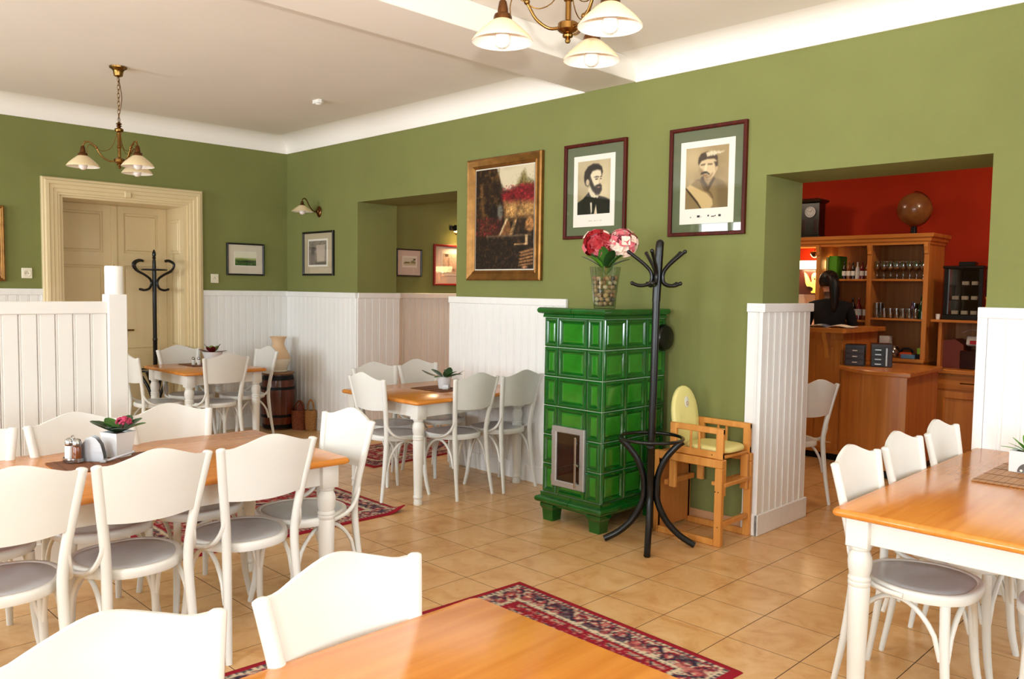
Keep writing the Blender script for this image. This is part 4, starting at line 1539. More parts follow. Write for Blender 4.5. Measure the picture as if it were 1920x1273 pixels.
for (xx, zz, yy) in ((.13, .545, .008), (.40, .545, .008), (W_ - .02, .33, -.003), (W_ - .04, .33, -.003), (W_ - .02, .12, -.003)):
    g.sphere((xx, yy, zz), .0032, 8, 5)
g.build('screw', 'dark_iron', HC)

# ------------------------------------------------------------------ lamps
def arm_lamp(parent, ang, R=.240):
    c, s = math.cos(ang), math.sin(ang)
    def P(r, z): return (c * r, s * r, z)
    arm = G().tube(spline([P(.025, .0), P(.07, -.004), P(.118, .028), P(.150, .082), P(.170, .104), P(.200, .124), P(.226, .118), P(R, .090)], 4), .006, 8).build('arm', 'brass', parent, smooth=50)
    g = G()
    g.sphere(P(.152, .088), .0115, 10, 7)
    g.sphere(P(.226, .124), .007, 8, 6)
    g.build('arm_joint', 'brass', arm)
    # thin side wire from the stem to the socket
    G().tube(spline([P(.012, .21), P(.05, .10), P(.11, .065), P(.165, .09), P(.20, .105), P(.213, .07), P(R - .03, .03)], 4), .0022, 6).build('arm_wire', 'brass', arm)
    g = G()
    g.lathe([(.008, .092), (.014, .086), (.019, .060), (.020, .045), (.030, .040), (.034, .030), (.034, .018), (.030, .014), (0, .014)], c * R, s * R, 18)
    g.build('socket', 'copper', arm, smooth=40)
    g = G()
    g.lathe([(.030, .022), (.045, .012), (.075, -.014), (.098, -.036), (.108, -.050), (.112, -.056), (.1115, -.0585)], c * R, s * R, 36, cap=False)
    g.cur = 1
    g.lathe([(.1115, -.0585), (.108, -.0565), (.096, -.040), (.073, -.018), (.043, .008), (.028, .018)], c * R, s * R, 36, cap=False)
    g.build('shade', ['shade_cream', 'shade_inner'], arm, smooth=50)
    g = G()
    g.lathe([(.012, .014), (.014, -.005), (.022, -.022), (.0295, -.042), (.030, -.056), (.025, -.070), (.014, -.079), (0, -.0815)], c * R, s * R, 20, cap=False)
    g.build('bulb', 'bulb', arm, smooth=60)

def chandelier(label, x, y, angs, hz=2.415):
    hub = CZ - hz
    t = thing('chandelier', label, 'lamp', (x, y, CZ - hub), group='three-armed brass chandeliers')
    H = hub
    g = G()
    g.lathe([(.0, H - .075), (.014, H - .074), (.030, H - .066), (.034, H - .050), (.036, H - .034), (.044, H - .020), (.060, H - .012), (.062, H - .001), (0, H - .001)], n=24)
    g.build('canopy', 'brass', t, smooth=40)
    zt_, zb = H - .075, .285
    n = 11
    pitch = (zt_ - zb) / n
    ch = G()
    for k in range(n):
        zc = zb + (k + .5) * pitch
        pts = []
        for i in range(14):
            a = 2 * PI * i / 14
            xx = .0085 * math.cos(a)
            zz = (pitch * .62) * math.sin(a)
            pts.append((xx, 0, zc + zz) if k % 2 else (0, xx, zc + zz))
        G().tube(pts, .0021, 6, closed=True).build('chain_link', 'brass', t, smooth=60)
    G().tube(spline([(0, 0, zt_), (.012, .010, zt_ - .08), (.020, .016, zt_ - .16), (.006, .004, zt_ - .26), (-.006, .003, zb + .06), (0, 0, zb)], 5), .0026, 6).build('cable', 'copper', t, smooth=60)
    g = G()
    g.lathe([(0, .285), (.010, .283), (.022, .270), (.009, .262), (.018, .258), (.020, .254), (.010, .248), (.013, .243), (.029, .236), (.031, .226), (.026, .214), (.014, .208), (.013, .120), (.017, .112), (.017, .098), (.011, .092), (.011, .026), (.030, .020), (.038, .014), (.038, -.008), (.032, -.014), (.016, -.022), (.020, -.028), (.018, -.034), (.008, -.038), (.011, -.046), (.008, -.054), (0, -.057)], n=20)
    g.build('stem', 'brass', t, smooth=40)
    for a in angs:
        arm_lamp(t, math.radians(a))
    return t

chandelier('brass chandelier on a long chain in front of the cream door, seen whole', 1.715, -2.36, (250, 10, 130))
chandelier('brass chandelier cut by the top photo edge, nearest the camera', 6.068, -2.334, (228, 348, 108), 2.47)

WL = thing('wall_lamp', 'copper swan-neck wall lamp with cream glass shade near the room corner', 'lamp', (.650, -.001, 2.285))
g = G()
h = G().lathe([(.0, 0), (.052, 0), (.052, .006), (.042, .014), (.022, .020), (.016, .034), (0, .036)], n=24)
g.add([(x * .8, -z, y * 1.12) for x, y, z in h.v], h.f)
g.build('wall_plate', 'copper', WL, smooth=40)
G().tube(spline([(0, -.03, 0), (0, -.07, .0), (0, -.115, .045), (0, -.150, .105), (0, -.178, .122), (0, -.198, .108), (0, -.200, .085)], 5), .0055, 8).build('arm', 'copper', WL, smooth=50)
g = G()
g.lathe([(.008, .092), (.014, .086), (.018, .062), (.029, .056), (.031, .044), (0, .044)], 0, -.2, 18)
g.build('socket', 'copper', WL, smooth=40)
g = G()
g.lathe([(.028, .050), (.045, .040), (.075, .018), (.100, -.004), (.112, -.012), (.1115, -.0145)], 0, -.2, 36, cap=False)
g.cur = 1
g.lathe([(.1115, -.0145), (.098, -.007), (.073, .014), (.043, .036), (.026, .046)], 0, -.2, 36, cap=False)
g.build('shade', ['shade_cream', 'shade_inner'], WL, smooth=50)
g = G()
g.lathe([(.012, .044), (.016, .020), (.028, -.008), (.030, -.022), (.024, -.036), (.012, -.044), (0, -.046)], 0, -.2, 18, cap=False)
g.build('bulb', 'bulb', WL, smooth=60)

PL = thing('picture_lamp', 'small black picture lamp glowing above the red-framed sketch', 'lamp', (ALC_X + .001, 1.345, 2.150))
g = G()
g.box(0, .03, -.03, .03, .0, .05, .006)
g.tube([(.03, 0, .03), (.07, 0, .04), (.11, 0, .02)], .008, 8)
g.build('bracket', 'dark_iron', PL)
h = G().lathe([(.035, -.05), (.034, .14), (.03, .15), (0, .15)], n=18)
g = G()
g.add([(.12 + x, z, .02 + y) for x, y, z in h.v if True], h.f)
g.build('lamp_body', 'dark_iron', PL)
G().box(.098, .142, -.045, .145, -.020, -.014).build('lamp_strip', 'warm_glow', PL)
g = G()
g.sphere((.10, -.02, -.035), .014, 10, 7)
g.build('knob', 'brass', PL)
ld = bpy.data.lights.new('picture_lamp_light', 'SPOT')
ld.energy = 14
ld.color = (1.0, .74, .42)
ld.spot_size = math.radians(130)
ld.spot_blend = .7
ld.shadow_soft_size = .03
lo = bpy.data.objects.new('picture_lamp_light', ld)
COL.objects.link(lo)
lo.location = (ALC_X + .11, 1.40, 2.12)
lo.rotation_euler = (0, math.radians(-18), 0)

# ------------------------------------------------------------------ smoke detector, sockets
SD = thing('motion_detector', 'small white box fixed to the ceiling near the chandelier chain', 'detector', (1.90, -.79, CZ))
g = G()
g.prism([(-.045, -.03), (.045, -.03), (.05, .0), (.0, .05), (-.05, .0)], -.030, -.0005)
g.build('housing', 'detector_white', SD, smooth=0)
g = G()
g.lathe([(0, -.042), (.020, -.040), (.028, -.030)], n=16)
g.build('lens', 'detector_white', SD)
def socket(label, y, z):
    t = thing('wall_socket', label, 'socket', (.001, y, z), PI / 2, 'cream wall sockets')
    G().box(-.042, .042, -.010, 0, -.046, .046, .004).build('cover_plate', 'socket_cream', t)
    g = G()
    h = G().lathe([(.030, 0), (.031, .006), (.024, .007), (.022, .002), (0, .002)], n=24)
    g.add([(x, -.009 - z_, y_) for x, y_, z_ in h.v], h.f)
    g.build('socket_face', 'socket_cream', t)
    g = G()
    for xx, zz in ((-.009, -.002), (.009, -.002), (0, .012)):
        h = G().lathe([(0, 0), (.004, 0), (.004, .002), (0, .002)], n=10)
        g.add([(x + xx, -.0105 - z_, y_ + zz) for x, y_, z_ in h.v], h.f)
    g.build('pin_holes', 'socket_dark', t)
socket('cream wall socket left of the door, beside the cut-off gilt painting', -2.541, 1.593)
socket('cream wall socket between the door casing and the meadow print', -.831, 1.579)

# ------------------------------------------------------------------ corner: barrel, vase, baskets
B0 = (.250, -.255)
BR = thing('barrel', 'dark varnished wooden barrel with black hoops standing in the corner', 'barrel', (*B0, 0))
def br(z): return .150 + .030 * (1 - ((z - .29) / .30) ** 2)
n = 18
for k in range(n):
    a0, a1 = 2 * PI * k / n + .006, 2 * PI * (k + 1) / n - .006
    g = G()
    def fn(u, v):
        z = .01 + v * .575
        a = a0 + (a1 - a0) * u
        return (br(z) * math.cos(a), br(z) * math.sin(a), z)
    g.slab(fn, 2, 8, lambda u, v: (-.018 * math.cos(a0 + (a1 - a0) * u), -.018 * math.sin(a0 + (a1 - a0) * u), 0))
    g.build('stave', 'barrel_wood', BR, smooth=30)
for z0, z1 in ((.018, .06), (.135, .165), (.425, .455), (.525, .572)):
    G().lathe([(br(z0) - .002, z0), (br(z0) + .003, z0), (br(z1) + .003, z1), (br(z1) - .002, z1)], n=32, cap=False).build('hoop', 'dark_iron', BR, smooth=30)
G().lathe([(0, .560), (.145, .560), (.145, .575), (0, .575)], n=32).build('barrel_head', 'barrel_top', BR)
bt = thing('round_board', 'round wooden board lying on the barrel under the clay vase', 'board', (*B0, .5865))
G().lathe([(0, 0), (.165, 0), (.168, .004), (.168, .012), (.165, .016), (0, .016)], n=36).build('disc', 'barrel_top', bt)
VS = thing('clay_vase', 'bulbous clay vase with flared mouth and cream lower half on the barrel', 'vase', (B0[0] - .01, B0[1] + .01, .603))
vp = [(.0, 0), (.085, 0), (.092, .006), (.092, .014), (.086, .020), (.104, .060), (.120, .105), (.123, .140), (.112, .185), (.090, .225), (.070, .262), (.062, .290), (.063, .318), (.072, .345), (.086, .366), (.090, .372), (.086, .3735), (.066, .340), (.056, .30), (.056, .28), (0, .27)]
g = G()
cut = 7
g.lathe(vp[:cut + 1], n=36, cap=False)
g.cur = 1
g.lathe(vp[cut:], n=36, cap=False)
g.build('body', ['vase_white', 'vase_clay'], VS, smooth=60)
def basket(name, label, x, y, r, h, hh, m, rz):
    t = thing(name, label, 'basket', (x, y, 0), rz)
    g = G()
    prof = []
    nz = 16
    for i in range(nz + 1):
        z = h * i / nz
        rr = r * (.90 + .14 * math.sin(PI * .7 * i / nz)) + (.003 if i % 2 else 0)
        prof.append((rr, z))
    prof += [(prof[-1][0] - .008, h), (r * .85, h * .3), (0, h * .28)]
    g.lathe(prof, n=28)
    g.v = [(a, b * .72, c) for a, b, c in g.v]
    g.build('basket_body', m, t, smooth=60)
    G().tube(spline([(-r * .55, 0, h - .02), (-r * .45, 0, h + hh * .6), (-.0, .0, h + hh), (r * .45, 0, h + hh * .6), (r * .55, 0, h - .02)], 5), .009, 8).build('handle', m, t, smooth=60)
    return t
basket('wicker_basket', 'reddish wicker basket with a folded cloth beside the barrel', .465, -.125, .088, .205, .10, 'wicker_red', .6)
basket('wicker_basket', 'taller slim tan wicker basket next to the white skirting', .605, -.078, .058, .215, .11, 'wicker_tan', .9)
cl = thing('folded_cloth', 'rust-coloured folded cloth peeking out of the reddish wicker basket', 'cloth', (.465, -.125, .18))
g = G()
g.prism([(-.035, -.02), (.04, -.02), (.035, .06), (.005, .115), (-.02, .075)], -.012, .014, 'y')
g.build('fold', 'petal_dark', cl, smooth=0)
cl.rotation_euler = (0, 0, .8)
bpy.data.objects['fold'].data.materials[0] = MATS['register_brown']

# ------------------------------------------------------------------ rugs
def rug_paint(w, h, seed, cell=.0085):
    nx, ny = int(w / cell), int(h / cell)
    p = Paint(nx, ny, (146, 18, 36))
    X, Y = p.U * w, p.V * h
    dx, dy = np.minimum(X, w - X), np.minimum(Y, h - Y)
    d = np.minimum(dx, dy)
    s = np.where(dx < dy, Y - h / 2, X - w / 2)
    rng = np.random.default_rng(seed)
    spk = rng.random((ny, nx))
    n = p.noise(60, seed)
    n2 = p.noise(26, seed + 1)
    def B(m, c, al=1.0): p.blend(m.astype(float), c, al)
    crim, navy, cream, rose, grey = (140, 14, 34), (34, 32, 52), (206, 186, 156), (176, 74, 72), (150, 140, 132)
    bd = (d > .044) & (d < .20)
    B(bd, cream)
    B((d > .044) & (d < .056) & (np.sin(s * 2 * PI / .028) > -.1), navy, .75)
    B((d > .058) & (d < .064), crim, .8)
    B((d > .176) & (d < .182), navy, .8)
    B((d > .184) & (d < .200) & (np.sin(s * 2 * PI / .024) > 0), navy, .7)
    mid = (d > .066) & (d < .174)
    v = (d - .120) / .038
    vine = np.abs(v - np.sin(s * 2 * PI / .17)) < .30
    vine2 = np.abs(v + np.sin(s * 2 * PI / .17)) < .22
    B(mid & (n > .62), grey, .6)
    B(mid & vine, navy, .9)
    B(mid & vine2 & (n2 > .35), crim, .85)
    ph = (s / .085) % 1 - .5
    side = np.where(np.floor(s / .085) % 2 == 0, 1, -1)
    ros = np.hypot(ph * .085, d - .120 - side * .004)
    B(mid & (ros < .030), rose, .95)
    B(mid & (ros < .030) & (ros > .022), navy, .95)
    B(mid & (ros < .011), cream, .95)
    B(mid & (np.abs(np.sin(s * 2 * PI / .043) * np.sin(d * 2 * PI / .04)) > .8), crim, .8)
    B(bd & (spk > .86), navy, .55)
    B(bd & (spk < .12), cream, .6)
    B((d >= .20) & (d < .212), crim)
    f = d >= .212
    u, q = (X - w / 2), (Y - h / 2)
    lat = np.abs(np.sin(u * 2 * PI / .22) * np.cos(q * 2 * PI / .26)) + .25 * (n - .5)
    B(f & (lat > .55), navy, .85)
    B(f & (lat > .70), cream, .8)
    B(f & (lat > .82), rose, .9)
    lat2 = np.abs(np.cos(u * 2 * PI / .11 + 1) * np.sin(q * 2 * PI / .13)) + .3 * (n2 - .5)
    B(f & (lat2 > .80) & (lat < .5), cream, .7)
    B(f & (np.abs(lat - .5) < .05), (196, 150, 110), .7)
    med = np.abs(u) / .30 + np.abs(q) / .50
    B(f & (np.abs(med - .9) < .05), cream, .8)
    B(f & (np.abs(med - .75) < .06), navy, .8)
    B(f & (spk > .86), navy, .5)
    B(f & (spk < .08), cream, .5)
    B(mid & (n2 > .66), navy, .55)
    B(mid & (n2 < .25), rose, .6)
    return p

def rug(label, x, y, rot, w, h, seed, curl=None):
    """(x,y) = corner with the largest y and smallest x; extends +w along x and -h along y before rotation."""
    p = rug_paint(w, h, seed)
    def lift(X, Y):
        e = np.minimum(np.minimum(X, w - X), np.minimum(Y, h - Y))
        z = .0012 + .0075 * np.clip(e / .008, 0, 1) + .0012 * np.sin(X * 9 + 1) * np.sin(Y * 7) * np.clip(e / .1, 0, 1)
        if curl:
            dd = np.hypot(X - w, Y - h)
            z = z + .045 * np.clip(1 - dd / .14, 0, 1) ** 1.6
        return z
    a = math.radians(rot)
    o = link('patterned_rug', p.mesh('patterned_rug', w, h, 'rug_wool', lift), None, (x + math.sin(a) * h, y - math.cos(a) * h, 0))
    o.rotation_euler = (0, 0, a)
    o.data.polygons.foreach_set('use_smooth', [True] * len(o.data.polygons))
    tag(o, label, 'rug', 'red patterned oriental rugs')
rug('red patterned rug with pale floral border showing beyond the orange-brown table', 5.218, -1.664, -3.2, 1.315, 1.95, 3)
rug('red patterned rug with a curled corner beside the end chair of the long table', 2.50, -1.24, -1.5, 1.26, 1.58, 8, curl=True)
rug('red patterned runner lying in the passage opening behind the table by the stove', 1.66, .95, 2.0, .80, 1.62, 12)

# ------------------------------------------------------------------ things on the tables
TZ = .738
def mat_thing(label, x, y, rz, w, h, m, m2=None, slats=12):
    t = thing('table_mat', label, 'mat', (x, y, TZ + .0008), rz, 'table mats')
    for k in range(slats):
        yy = -h / 2 + h * k / slats
        G().box(-w / 2, w / 2, yy + .0006, yy + h / slats - .0006, 0, .0035, .0012).build('slat', m, t, smooth=0)
    for f in (-.42, -.14, .14, .42):
        G().tube([(f * w, -h / 2, .0042), (f * w, h / 2, .0042)], .0009, 5).build('thread', m2 or 'mat_dark', t)
    return t
mat_thing('dark brown slatted mat under the orchid pot on the table by the stove', 3.30, -.60, .03, .36, .27, 'mat_brown', slats=10)
mat_thing('dark slatted mat under the shakers on the small far table', .40, -1.15, PI / 2, .32, .36, 'mat_brown', slats=10)
mat_thing('dark brown slatted mat under the shakers on the long table', 4.40, -3.39, PI / 2 - .05, .42, .28, 'mat_brown', slats=10)
mat_thing('light bamboo slatted mat at the right photo edge', 7.29, -.63, PI / 2, .52, .42, 'mat_bamboo', slats=15)

def shaker(name, label, x, y, z, m, h=.075, r=.017):
    t = thing(name, label, 'shaker', (x, y, z), group='salt and pepper shakers')
    G().lathe([(0, 0), (r, 0), (r * 1.02, .003), (r * .92, h * .62), (r * .80, h * .68), (0, h * .68)], n=16).build('glass_body', m, t, smooth=45)
    G().lathe([(r * .84, h * .66), (r * .95, h * .70), (r * .95, h * .84), (r * .75, h * .95), (r * .3, h), (0, h)], n=16).build('cap', 'steel', t, smooth=45)
    return t
shaker('salt_shaker', 'white salt shaker with steel cap on the small far table', .40, -1.235, TZ + .0055, 'shaker_salt')
shaker('pepper_shaker', 'steel-capped shaker beside the potted begonia on the small far table', .43, -1.195, TZ + .0055, 'shaker_salt')
# cruet and napkin stand on the long table
cr = thing('cruet_stand', 'steel cruet holder with two shakers on the long table', 'cruet', (4.315, -3.50, TZ + .0055), .4)
g = G()
g.lathe([(0, 0), (.045, 0), (.048, .004), (.047, .02), (.045, .02), (.044, .005), (0, .005)], n=28)
g.v = [(x, y * .72, z) for x, y, z in g.v]
g.build('tray', 'steel', cr)
G().tube(spline([(0, 0, .005), (0, 0, .06), (0, 0, .095), (.010, 0, .106), (0, 0, .115), (-.010, 0, .106), (0, 0, .095)], 4), .003, 6).build('handle', 'steel', cr)
shaker('salt_shaker', 'tall steel salt shaker in the cruet holder on the long table', 4.297, -3.508, TZ + .011, 'shaker_salt', .098, .020)
shaker('pepper_shaker', 'dark pepper shaker in the cruet holder on the long table', 4.335, -3.491, TZ + .011, 'bottle_amber', .098, .020)
nh = thing('napkin_holder', 'fan-shaped steel napkin holder beside the pink-flowered pot', 'napkin holder', (4.345, -3.43, TZ + .0055), .75)
for yy in (-.014, .014):
    g = G()
    g.prism([(-.055, 0), (.055, 0), (.052, .03), (.040, .075), (.020, .102), (0, .110), (-.020, .102), (-.040, .075), (-.052, .03)], yy - .001, yy + .001, 'y')
    g.build('side_plate', 'steel_brushed', nh, smooth=0)
G().box(-.05, .05, -.014, .014, 0, .003).build('base_plate', 'steel_brushed', nh)
ck = thing('menu_clip', 'grey slanted menu clip lying in front of the pink-flowered pot', 'clip', (4.43, -3.35, TZ + .0055), 1.05)
g = G()
g.obox((0, 0, .022), (.13, .014, .010), 0, .003, 0, -.32)
g.build('clip_arm', 'steel_brushed', ck)
G().box(-.075, -.05, -.02, .02, 0, .012, .002).build('clip_foot', 'steel_brushed', ck)

def square_pot(t, w0, w1, h, m='pot_white'):
    g = G()
    def r(a, z): return [(-a, -a, z), (a, -a, z), (a, a, z), (-a, a, z)]
    g.loft([r(w0, 0), r(w0 + .001, .003), r(w1 - .001, h - .003), r(w1, h), r(w1 - .006, h), r(w1 - .010, h - .012)], True, True)
    g.build('pot', m, t, smooth=20)
    G().box(-w1 + .011, w1 - .011, -w1 + .011, w1 - .011, h - .02, h - .010).build('soil', 'soil', t)
def leaves(t, z, spec, meshes, r0=.01):
    for i, (az, el, s) in enumerate(spec):
        a = math.radians(az)
        o = link('leaf', meshes[i % len(meshes)], t, (r0 * math.cos(a), r0 * math.sin(a), z))
        o.rotation_euler = (0, -math.radians(el), a)
        o.scale = (s, s, s)
lf_d = leaf_mesh(.12, .078, .05, .18, 'leaf', 'leaf_dark')
lf_m = leaf_mesh(.11, .068, .10, .2, 'leaf', 'leaf_mid')
lf_p = leaf_mesh(.10, .064, .12, .2, 'leaf', 'leaf_pale')
lf_r = leaf_mesh(.10, .060, -.05, .15, 'leaf', 'leaf_red')
lf_o = leaf_mesh(.14, .080, -.25, .1, 'leaf', 'leaf_dark')
lf_s = leaf_mesh(.10, .022, .12, .1, 'leaf', 'leaf_spring')

pt = thing('potted_plant', 'white square pot with dark leaves and a pink flower head on the long table', 'plant', (4.315, -3.315, TZ + .0055), .35, 'potted plants on the tables')
square_pot(pt, .036, .052, .112)
leaves(pt, .108, [(200, 22, 1.05), (235, 30, .95), (170, 35, .9), (300, 25, .8), (330, 18, 1.0), (30, 22, 1.05), (70, 30, .9), (110, 35, .9), (260, 45, .7), (140, 20, .9)], [lf_d, lf_d, lf_m])
g = G()
random.seed(4)
for k in range(60):
    a, b = random.uniform(0, 2 * PI), random.uniform(-.2, 1)
    r = math.sqrt(1 - min(1, b * b))
    g.sphere((.030 * r * math.cos(a) + .022, .030 * r * math.sin(a) + .012, .152 + .022 * b), random.uniform(.005, .008), 6, 4)
g.build('flower_head', 'flower_pink', pt, smooth=60)
G().tube([(0, 0, .09), (.014, .008, .115), (.022, .012, .15)], .003, 6).build('stem', 'leaf_red', pt)

pt = thing('potted_plant', 'white pot with broad drooping orchid leaves on the table by the stove', 'plant', (3.32, -.565, TZ + .0055), 0, 'potted plants on the tables')
g = G()
g.lathe([(0, 0), (.044, 0), (.046, .004), (.056, .090), (.058, .093), (.053, .093), (.050, .080), (0, .080)], n=28)
g.build('pot', 'pot_white', pt, smooth=40)
G().lathe([(0, .079), (.050, .079), (.050, .084), (0, .084)], n=24).build('soil', 'soil', pt)
leaves(pt, .088, [(222, 14, 1.15), (200, 30, .9), (270, 2, .7), (40, 18, 1.0), (60, 10, 1.0), (20, 30, .9), (120, 25, .9), (330, 5, .7)], [lf_o, lf_d, lf_m], .02)
G().tube(spline([(0, 0, .09), (.005, .01, .125), (-.004, .0, .14), (.008, .012, .142)], 4), .0025, 6).build('flower_stalk', 'leaf_dark', pt)
cs = thing('name_card_stand', 'tiny clear card holder with a silver base in front of the orchid pot', 'card holder', (3.385, -.61, TZ + .0055), .78)
g = G()
g.box(-.022, .022, -.012, .012, 0, .012, .003)
g.build('base', 'plastic_grey', cs)
G().box(-.022, .022, -.001, .001, .010, .034).build('card_plate', 'steel_brushed', cs)
nk = thing('candle_stub', 'thin white taper tip standing behind the orchid pot', 'candle', (3.07, -.14, TZ + .0005))
G().lathe([(0, 0), (.016, 0), (.018, .008), (.010, .014), (.008, .05), (.0055, .12), (.002, .165), (0, .168)], n=14).build('taper', 'wax', nk, smooth=50)

pt = thing('potted_plant', 'white bowl pot of variegated begonia with a dark red leaf on the small far table', 'plant', (.43, -1.06, TZ + .0055), 0, 'potted plants on the tables')
pt.scale = (1.2, 1.2, 1.2)
g = G()
g.lathe([(0, 0), (.045, 0), (.05, .006), (.066, .060), (.080, .098), (.082, .101), (.077, .101), (.070, .088), (0, .088)], n=28)
g.build('pot', 'pot_white', pt, smooth=40)
G().lathe([(0, .087), (.070, .087), (.070, .093), (0, .093)], n=24).build('soil', 'soil', pt)
leaves(pt, .094, [(225, 12, 1.0), (45, 8, 1.05), (200, 45, .7), (250, 55, .7), (20, 50, .75), (70, 55, .7), (120, 40, .8), (300, 40, .75), (340, 48, .7), (160, 45, .75)], [lf_r, lf_r, lf_p, lf_d, lf_p, lf_d, lf_p], .015)

pt = thing('potted_plant', 'square white pot with narrow bright leaves and printed stones at the right photo edge', 'plant', (7.205, -.52, TZ + .0055), .0, 'potted plants on the tables')
square_pot(pt, .060, .062, .092)
leaves(pt, .085, [(225, 28, .9), (200, 12, 1.0), (250, 40, .8), (280, 20, .8), (320, 35, .9), (20, 40, .9), (60, 30, .9), (120, 45, .9), (170, 45, .8)], [lf_s], .01)
g = G()
def dome(cx, w, h):
    return [(cx + w * math.cos(a), h * math.sin(a)) for a in np.linspace(0, PI, 13)]
g.prism([(a, b + .002) for a, b in dome(.012, .040, .042)], -.0625, -.0617, 'y')
g.build('stone_print', 'pebble_grey', pt, smooth=0)
g = G()
for k in range(4):
    h = G().lathe([(0, 0), (.0055, 0), (.0055, .0012), (0, .0012)], n=12)
    g.add([(-.012 + k * .016 + x, -.0625 - z, .010 + y) for x, y, z in h.v], h.f)
g.build('dot_print', 'label_white', pt, smooth=0)
# ------------------------------------------------------------------ bar room: counters
TC = thing('bar_counter', 'tall wooden bar counter with overhanging top behind the curved cabinet', 'counter', (4.80, 2.85, 0))
G().box(-.75, .25, -.22, .12, .06, 1.165, .003).build('carcass', 'bar_wood', TC)
G().box(.19, .2495, .1205, .57, .06, 1.165, .003).build('return_panel', 'bar_wood', TC)
G().box(-.75, .23, -.20, .10, 0, .06).build('plinth', 'dark_iron', TC)
g = G(); g.prism([(-.80, -.36), (.30, -.36), (.32, -.34), (.32, .58), (.10, .58), (.10, .17), (-.80, .17)], 1.165, 1.205); g.build('counter_top', 'bar_wood_x', TC, smooth=0)
for x0, x1 in ((-.72, -.40), (-.38, -.08), (-.06, .24)):
    f = rect_frame(x1 - x0, 1.0, [(0, 0), (0, .012), (.06, .012), (.068, .004), (.068, 0)])
    link('front_panel', f.mesh('front_panel', 'bar_wood', smooth=30), TC, (x0, -.2205, .10))
for x in (-.39, .12):
    g = G()
    g.prism([(-.222, 1.164), (-.33, 1.164), (-.325, 1.12), (-.285, 1.06), (-.262, .99), (-.25, .93), (-.222, .91)], x - .018, x + .018, 'x')
    g.build('bracket', 'beech', TC, smooth=0)

LC = thing('bar_cabinet', 'low bow-fronted wooden bar cabinet with a vertical wood grain front', 'cabinet', (5.38, 2.62, 0))
arc = [(5.062 + .68 * t, 2.60 - .36 * t - .17 * math.sin(PI * t)) for t in np.linspace(0, 1, 17)]
def plan(o):
    pts = []
    for i, (x, y) in enumerate(arc):
        t = i / 16
        pts.append((x - 5.38 + o * (2 * t - 1) * 1.0, y - 2.62 - o))
    pts += [(5.70 - 5.38 + o, .50), (5.062 - 5.38 - o, .50)]
    pts = [(max(x, 5.056 - 5.38), y) for x, y in pts]
    return pts
g = G(); g.loft([[(x, y, z) for x, y in plan(0)] for z in (.07, .845)]); g.build('bowed_front', 'bar_wood', LC, smooth=20)
g = G(); g.loft([[(x, y, z) for x, y in plan(-.03)] for z in (0, .07)]); g.build('plinth', 'dark_iron', LC, smooth=20)
g = G(); g.loft([[(x, y, z) for x, y in plan(o)] for o, z in ((.028, .845), (.036, .853), (.036, .877), (.028, .885))]); g.build('counter_top', 'bar_wood_x', LC, smooth=20)

# ------------------------------------------------------------------ back bar
BBX0, BBX1, BBY0, BBY1 = 3.95, 5.45, 3.50, 3.965
BB = thing('back_bar', 'tall open wooden back bar shelving with a moulded cornice against the red wall', 'shelving', (0, BBY0, 0))
d = BBY1 - BBY0
G().box(BBX0, BBX1, .0, d, .0, .87, .003).build('base_cabinet', 'bar_wood', BB)
G().box(BBX0 - .02, BBX1 + .01, -.04, d, .87, .905, .005).build('worktop', 'bar_wood_x', BB)
G().box(4.41, BBX1, d - .02, d, .905, 2.02).build('back_panel', 'bar_inner', BB)
for x in (4.385, 4.900, BBX1 - .028):
    u = G().box(x, x + .028, .02, d - .02, .905, 2.02, .002).build('upright', 'bar_wood', BB)
    g = G()
    g.box(x - .008, x + .036, .004, .026, .905, 2.0, .003)
    g.prism([(.004, 2.0), (-.028, 2.0), (-.026, 1.965), (-.012, 1.93), (-.008, 1.90), (.004, 1.89)], x - .004, x + .032, 'x')
    g.build('pilaster', 'bar_wood', u, smooth=0)
for x0, x1, zs in ((4.413, 4.900, (1.235, 1.640)), (4.928, BBX1 - .028, (1.262, 1.640))):
    for z in zs:
        G().box(x0, x1, .03, d - .02, z, z + .02, .002).build('shelf', 'bar_wood_x', BB)
G().box(BBX0, BBX1, .01, d, 2.0, 2.03).build('top_board', 'bar_wood_x', BB)
prof = [(.0, 1.985), (.010, 1.985), (.012, 2.005), (.028, 2.018), (.032, 2.04), (.050, 2.052), (.055, 2.075), (.055, 2.085), (0, 2.085)]
g = G()
g.loft([[(BBX0, .01 - a, z) for a, z in prof], [(BBX1 + a, .01 - a, z) for a, z in prof], [(BBX1 + a, d, z) for a, z in prof]], True, True)
g.build('cornice', 'bar_wood_x', BB, smooth=20)
G().box(BBX0, BBX1, .0, d, 2.06, 2.084).build('top_board', 'bar_wood_x', BB)

# side cabinet with drawer, raised shelf
SCB = thing('side_cabinet', 'wooden drawer cabinet with a raised shelf at the right of the bar', 'cabinet', (5.50, 3.42, 0))
d2 = BBY1 - 3.42
G().box(0, .72, 0.02, d2, .06, .80, .003).build('carcass', 'bar_wood', SCB)
G().box(.02, .70, .06, d2, 0, .06).build('plinth', 'dark_iron', SCB)
G().box(-.02, .76, -.03, d2, .80, .838, .006).build('worktop', 'bar_wood_x', SCB)
dr = G().box(.10, .66, .002, .022, .655, .785, .004).build('drawer', 'bar_wood_x', SCB)
g = G()
g.tube([(.30, -.018, .72), (.44, -.018, .72)], .006, 8)
g.tube([(.31, .004, .72), (.31, -.018, .72)], .005, 8)
g.tube([(.43, .004, .72), (.43, -.018, .72)], .005, 8)
g.build('handle', 'brass', dr)
dk = G().lathe([(0, 0), (.009, 0), (.009, .004), (0, .004)], n=14)
g = G(); g.add([(.56 + x, .001 - z, .735 + y) for x, y, z in dk.v], dk.f); g.build('keyhole', 'brass', dr)
